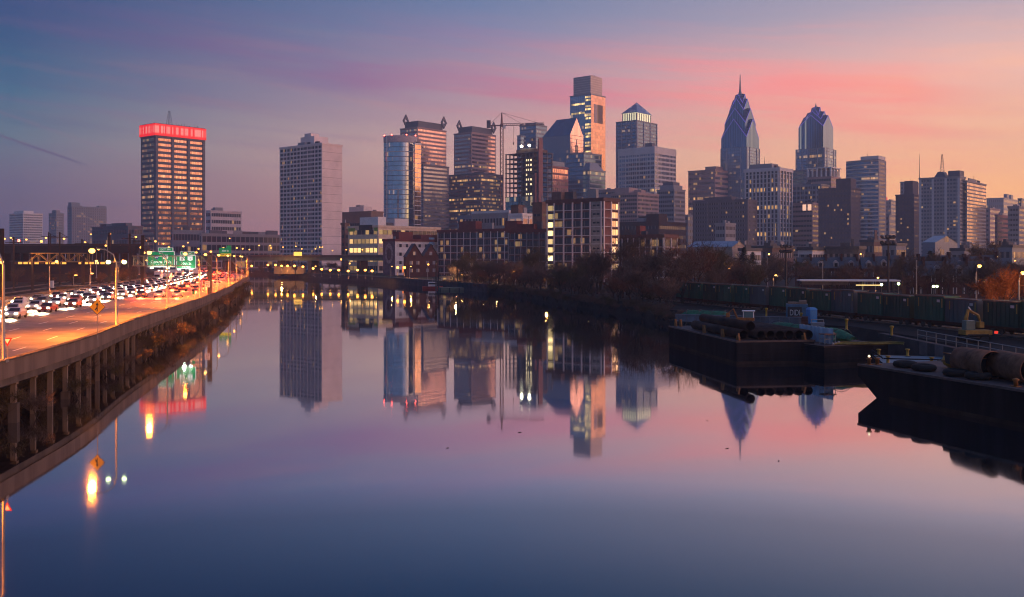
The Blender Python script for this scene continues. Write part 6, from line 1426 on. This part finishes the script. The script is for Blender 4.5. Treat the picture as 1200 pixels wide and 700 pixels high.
for y in (-.85, .85): k = MB(); k.tube([(-1.2, y, .35), (-.9, y, .62), (1.0, y, .62), (1.3, y, .35), (1.0, y, .08), (-.9, y, .08), (-1.2, y, .35)], .12, 6); k.obj('track', tyre, t)
k = MB(); k.box(-.1, 1.3, -.6, .6, 1.1, 1.95); k.obj('cab', mat('cab_glass', (.12, .2, .2), .2), t); k = MB(); k.box(-.3, 1.5, -.75, .75, 1.96, 2.1); k.obj('roof', whitew, t, bevel=.04)
for x in (-.1, 1.3):
    for y in (-.6, .6): k = MB(); k.bar((x, y, 1.1), (x, y, 1.96), .08); k.obj('post', whitew, t)
k = MB(); k.tube([(-.9, 0, .9), (-1.5, 0, 2.3), (-2.2, 0, 1.7)], [.16, .14, .1], 6); k.obj('boom', orangey, t); k = MB(); k.box(-2.5, -2.0, -.5, .5, 1.1, 1.7); k.obj('bucket', orangey, t)
D = 112; t = thing('excavator', 'yellow brown excavator arm folded upright before the containers', 'excavator', (at(1140, D), D, 2.55), rad(5)); exm = mat('excavator_yellow', (.34, .18, .03), .7, 0, .35, 1.5)
for y in (-.95, .95): k = MB(); k.tube([(-1.3, y, .4), (-1, y, .72), (1.3, y, .72), (1.6, y, .4), (1.3, y, .1), (-1, y, .1), (-1.3, y, .4)], .16, 6); k.obj('track', tyre, t)
k = MB(); k.box(-1.3, 1.9, -.8, .8, .75, 1.3); k.obj('body', exm, t, bevel=.08); k = MB(); k.box(-1.2, -.1, -.7, .2, 1.31, 2.4); k.obj('cab', mat('excavator_cab', (.05, .13, .13), .3), t, bevel=.05)
k = MB(); k.tube([(-.3, .4, 1.2), (-.6, .4, 2.6), (-.3, .4, 3.6)], [.22, .24, .16], 6); k.obj('boom', exm, t); k = MB(); k.tube([(-.3, .4, 3.55), (.9, .4, 2.9), (1.1, .4, 2.2)], [.15, .17, .1], 6); k.obj('stick', exm, t); k = MB(); k.tube([(-.3, .4, 3.9), (.4, .4, 3.0)], .07, 6); k.obj('hydraulic_ram', whitew, t); k = MB(); k.box(.8, 1.4, 0, .8, 1.5, 2.2); k.obj('bucket', exm, t, bevel=.06)
k = MB(); k.box(2.2, 2.5, -.82, -.6, .9, 1.2); k.obj('rear_lamp', glowmat('dim_red_lamp', (1, .05, .03), .8), t)
# third and fourth barges
B3 = barge('hose_barge', 'dark barge with yellow hoses moored beyond the pale sheet piles', at(966, 109), 109, rad(22), 9, 10, 2.2)
for i, (dx_, dy_) in enumerate(((2, .8), (3, 1.6), (4, 2.2))):
    A_ = world(B3, dx_, dy_, 2.36); pts = []; rr = random.Random(i)
    t = thing('hose', ('yellow hose lying nearest the edge of the dark barge', 'yellow hose curling in the middle of the dark barge', 'olive yellow hose farthest back on the dark barge')[i], 'hose', A_); q = Vector((0, 0, 0)); 
    for j in range(12): pts.append(q.copy()); q += Vector((.62, -.18 + rr.uniform(-.35, .35), rr.uniform(0, .02)))
    k = MB(); k.tube(pts, .09, 8); k.obj('tube', mat('hose_yellow', (.17, .12, .015), .8, 0, .4, 2), t, True); k = MB(); k.tube([pts[0] - Vector((.2, 0, 0)), pts[0]], .17, 8); k.obj('coupling', steel, t)
bundle('low green tarp mound on the dark barge beside the hoses', world(B3, 3.5, 5.5, 2.3), world(B3, 8.4, 5.5, 2.3), 2.2, .7)
p = world(B3, 1.2, 1.4, 2.26); t = thing('work_frame', 'small pipe work frame on the corner of the dark barge', 'frame', p, rad(22)); k = MB()
for x in (0, .75, 1.5):
    for y in (0, .8): k.bar((x, y, 0), (x, y, 1.1), .06)
for zz in (.6, 1.1): k.bar((0, 0, zz), (1.5, 0, zz), .06); k.bar((0, .8, zz), (1.5, .8, zz), .06)
k.obj('frame', steel, t); k = MB(); k.box(-.1, 1.6, -.1, .9, 1.12, 1.22); k.obj('top', mat('rust_board', (.16, .08, .06), .8), t)
B4 = barge('flat_barge', 'low flat barge with a teal deck between the near barge and the quay', 36.5, 96.5, rad(-14), 8.8, 9.5, 1.55, 0, mat('teal_deck', (.06, .13, .17), .6, .1, .35, .5))
for x, y in ((.5, .5), (.5, 8), (3.5, 9), (4.5, .4), (7.5, 4)):
    p = world(B4, x, y, 1.6); bollard(p.x, p.y, p.z, 'yellow bollard on the teal decked barge', 'yellow bollards on the teal barge', .8)
# near barge
dirx, diry = 4.8 / 15.37, -14.6 / 15.37
a2 = math.atan2(-diry, -dirx)                   # hull axis pointing to the raked bow
S2 = Vector((30.55, 86.6)); Lb2 = 44
E2 = S2 - Vector((math.cos(a2), math.sin(a2))) * Lb2
B2 = barge('deck_barge', 'near black barge with rusty pipes, tyres and a skiff on its deck', E2.x, E2.y, a2, Lb2, -8.6, 2.65, 4.2, deckm, False)
def on2(x, y, z): return world(B2, Lb2 - x, -y, z)
d2 = 2.70
pipe('large_pipe', 'huge rusty pipe section nearer the bow of the near barge', on2(14.6, 2.5, d2 + 1.12), on2(17.2, 5.4, d2 + 1.12) + Vector((0, 0, 0)), 1.1, rustp, None, .05) if False else None
def big(label, px0, px1, D0, D1, r): return pipe('large_pipe', label, (at(px0, D0), D0, d2 + r), (at(px1, D1), D1, d2 + r), r, rustp, None, .05)
big('huge rusty pipe section nearer the bow of the near barge', 1127, 1164, 79.5, 75.5, 1.08); big('huge rusty pipe section cut by the right frame edge', 1171, 1212, 76.5, 72.0, 1.08)
def tire(x, y, lb, s=1.0, z=d2):
    t = thing('tyre_fender', lb, 'tyre', on2(x, y, z), 0, 'tyres on the near barge'); k = MB(); vs = []; n, mm = 22, 8
    for i in range(n):
        th = 6.2832 * i / n
        for j in range(mm):
            ph = 6.2832 * j / mm; rr = (.62 + .26 * math.cos(ph)) * s; vs.append((rr * math.cos(th), rr * math.sin(th), (.24 + .24 * math.sin(ph)) * s))
    k.add(vs, [(i * mm + j, i * mm + (j + 1) % mm, ((i + 1) % n) * mm + (j + 1) % mm, ((i + 1) % n) * mm + j) for i in range(n) for j in range(mm)]); k.obj('rubber', tyre, t, True)
    k = MB(); k.tube([(0, 0, .2 * s), (0, 0, .26 * s)], .37 * s, 16); k.obj('inner_rim', mat('old_rim', (.05, .045, .05), .7), t)
for x, y, lb in ((3.6, 2.0, 'black tyre lying nearest the bow of the near barge'), (6.2, 1.7, 'black tyre second from the bow of the near barge'), (10.0, 1.5, 'black tyre under the skiff on the near barge'), (12.2, 1.6, 'black tyre next to the rusty pipe')): tire(x, y, lb, 1.15)
t = thing('buoy', 'round yellow buoy lying on the near barge', 'buoy', on2(5.2, 5.6, d2), 0); k = MB(); k.lathe([(.3, 0), (.75, .25), (.9, .62), (.75, 1.0), (.3, 1.25)], 20); k.obj('float', mat('buoy_yellow', (.50, .25, .03), .6, 0, .25, 1.5), t, True); k = MB(); k.lathe([(.92, .56), (.94, .6), (.92, .68)], 20); k.obj('band', orangey, t); k = MB(); k.tube([(0, 0, 1.2), (0, 0, 1.5)], .1, 8); k.obj('lifting_eye', darksteel, t)
p = on2(9.0, 4.2, d2); t = thing('skiff', 'dark steel skiff with a rusty rim resting on the near barge', 'skiff', p + Vector((0, 0, .6)), a2 + math.pi * .93); k = MB(); hull(k, 6.2, 1.9, .2, .75, -.1); k.obj('hull', mat('skiff_steel', (.035, .04, .048), .5, .3), t)
k = MB(); k.tube([(-3.1, -.84, .8), (-1.2, -.97, .78), (1, -.97, .78), (2.2, -.66, .83), (3.1, -.03, .93), (2.2, .66, .83), (1, .97, .78), (-1.2, .97, .78), (-3.1, .84, .8)], .05, 6); k.obj('gunwale', orangey, t)
for x in (-1.6, 1.2): k = MB(); k.box(x - .15, x + .15, -.9, .9, -.62, -.12); k.obj('cradle', brownb, t)
for i, (x, y) in enumerate(((.7, .6), (.9, 1.3), (11.6, 3.4), (16.5, .9), (19, 1.2), (21.0, .8))):
    p = on2(x, y, d2); t = thing('mooring_bitt', 'small rusty orange mooring bitt on the near barge deck', 'mooring bitt', p, a2, 'mooring bitts on the near barge'); k = MB(); k.lathe([(.16, 0), (.16, .42), (.24, .45), (.24, .55), (.08, .6)], 12); k.obj('post', orangey, t, True); k = MB(); k.box(-.3, .3, -.22, .22, -.02, .05); k.obj('base', orangey, t)
    if i == 0: k = MB(); k.lathe([(.06, 0), (.12, .08), (.06, .2)], 8, (0, 0, .62)); k.obj('lamp', glowmat('small_deck_lamp', (1, .8, .5), 1.5), t)
for i in range(9):
    px = 1010 + i * 22 + R.uniform(-8, 8); o = None
for i in range(6):
    px, D = R.uniform(300, 950), R.uniform(48, 130); t = thing('driftwood', 'tiny dark stick floating on the smooth river', 'driftwood', (at(px, D), D, .01), R.uniform(0, 6), 'small floating sticks on the river')
    k = MB(); k.tube([(0, 0, 0), (.12, .02, .01), (R.uniform(.2, .4), R.uniform(-.1, .1), 0)], [.014, .02, .01], 5); k.obj('stick', barkm, t)
# ------------------------------------------------------------------ air
k = MB(); k.box(-2400, 2400, -70, 2560, -3.0, 300)
hz = bpy.data.materials.new('evening_haze'); hz.use_nodes = True; hz.node_tree.nodes.clear()
pv = hz.node_tree.nodes.new('ShaderNodeVolumePrincipled'); pv.inputs['Color'].default_value = (.74, .84, 1, 1); pv.inputs['Density'].default_value = .0002; pv.inputs['Anisotropy'].default_value = .3
ho = hz.node_tree.nodes.new('ShaderNodeOutputMaterial'); hz.node_tree.links.new(pv.outputs[0], ho.inputs['Volume'])
HAZE = tag(k.obj('haze', hz), kind='stuff')
for o in list(bpy.data.objects):
    if 'dims' in o: del o['dims']
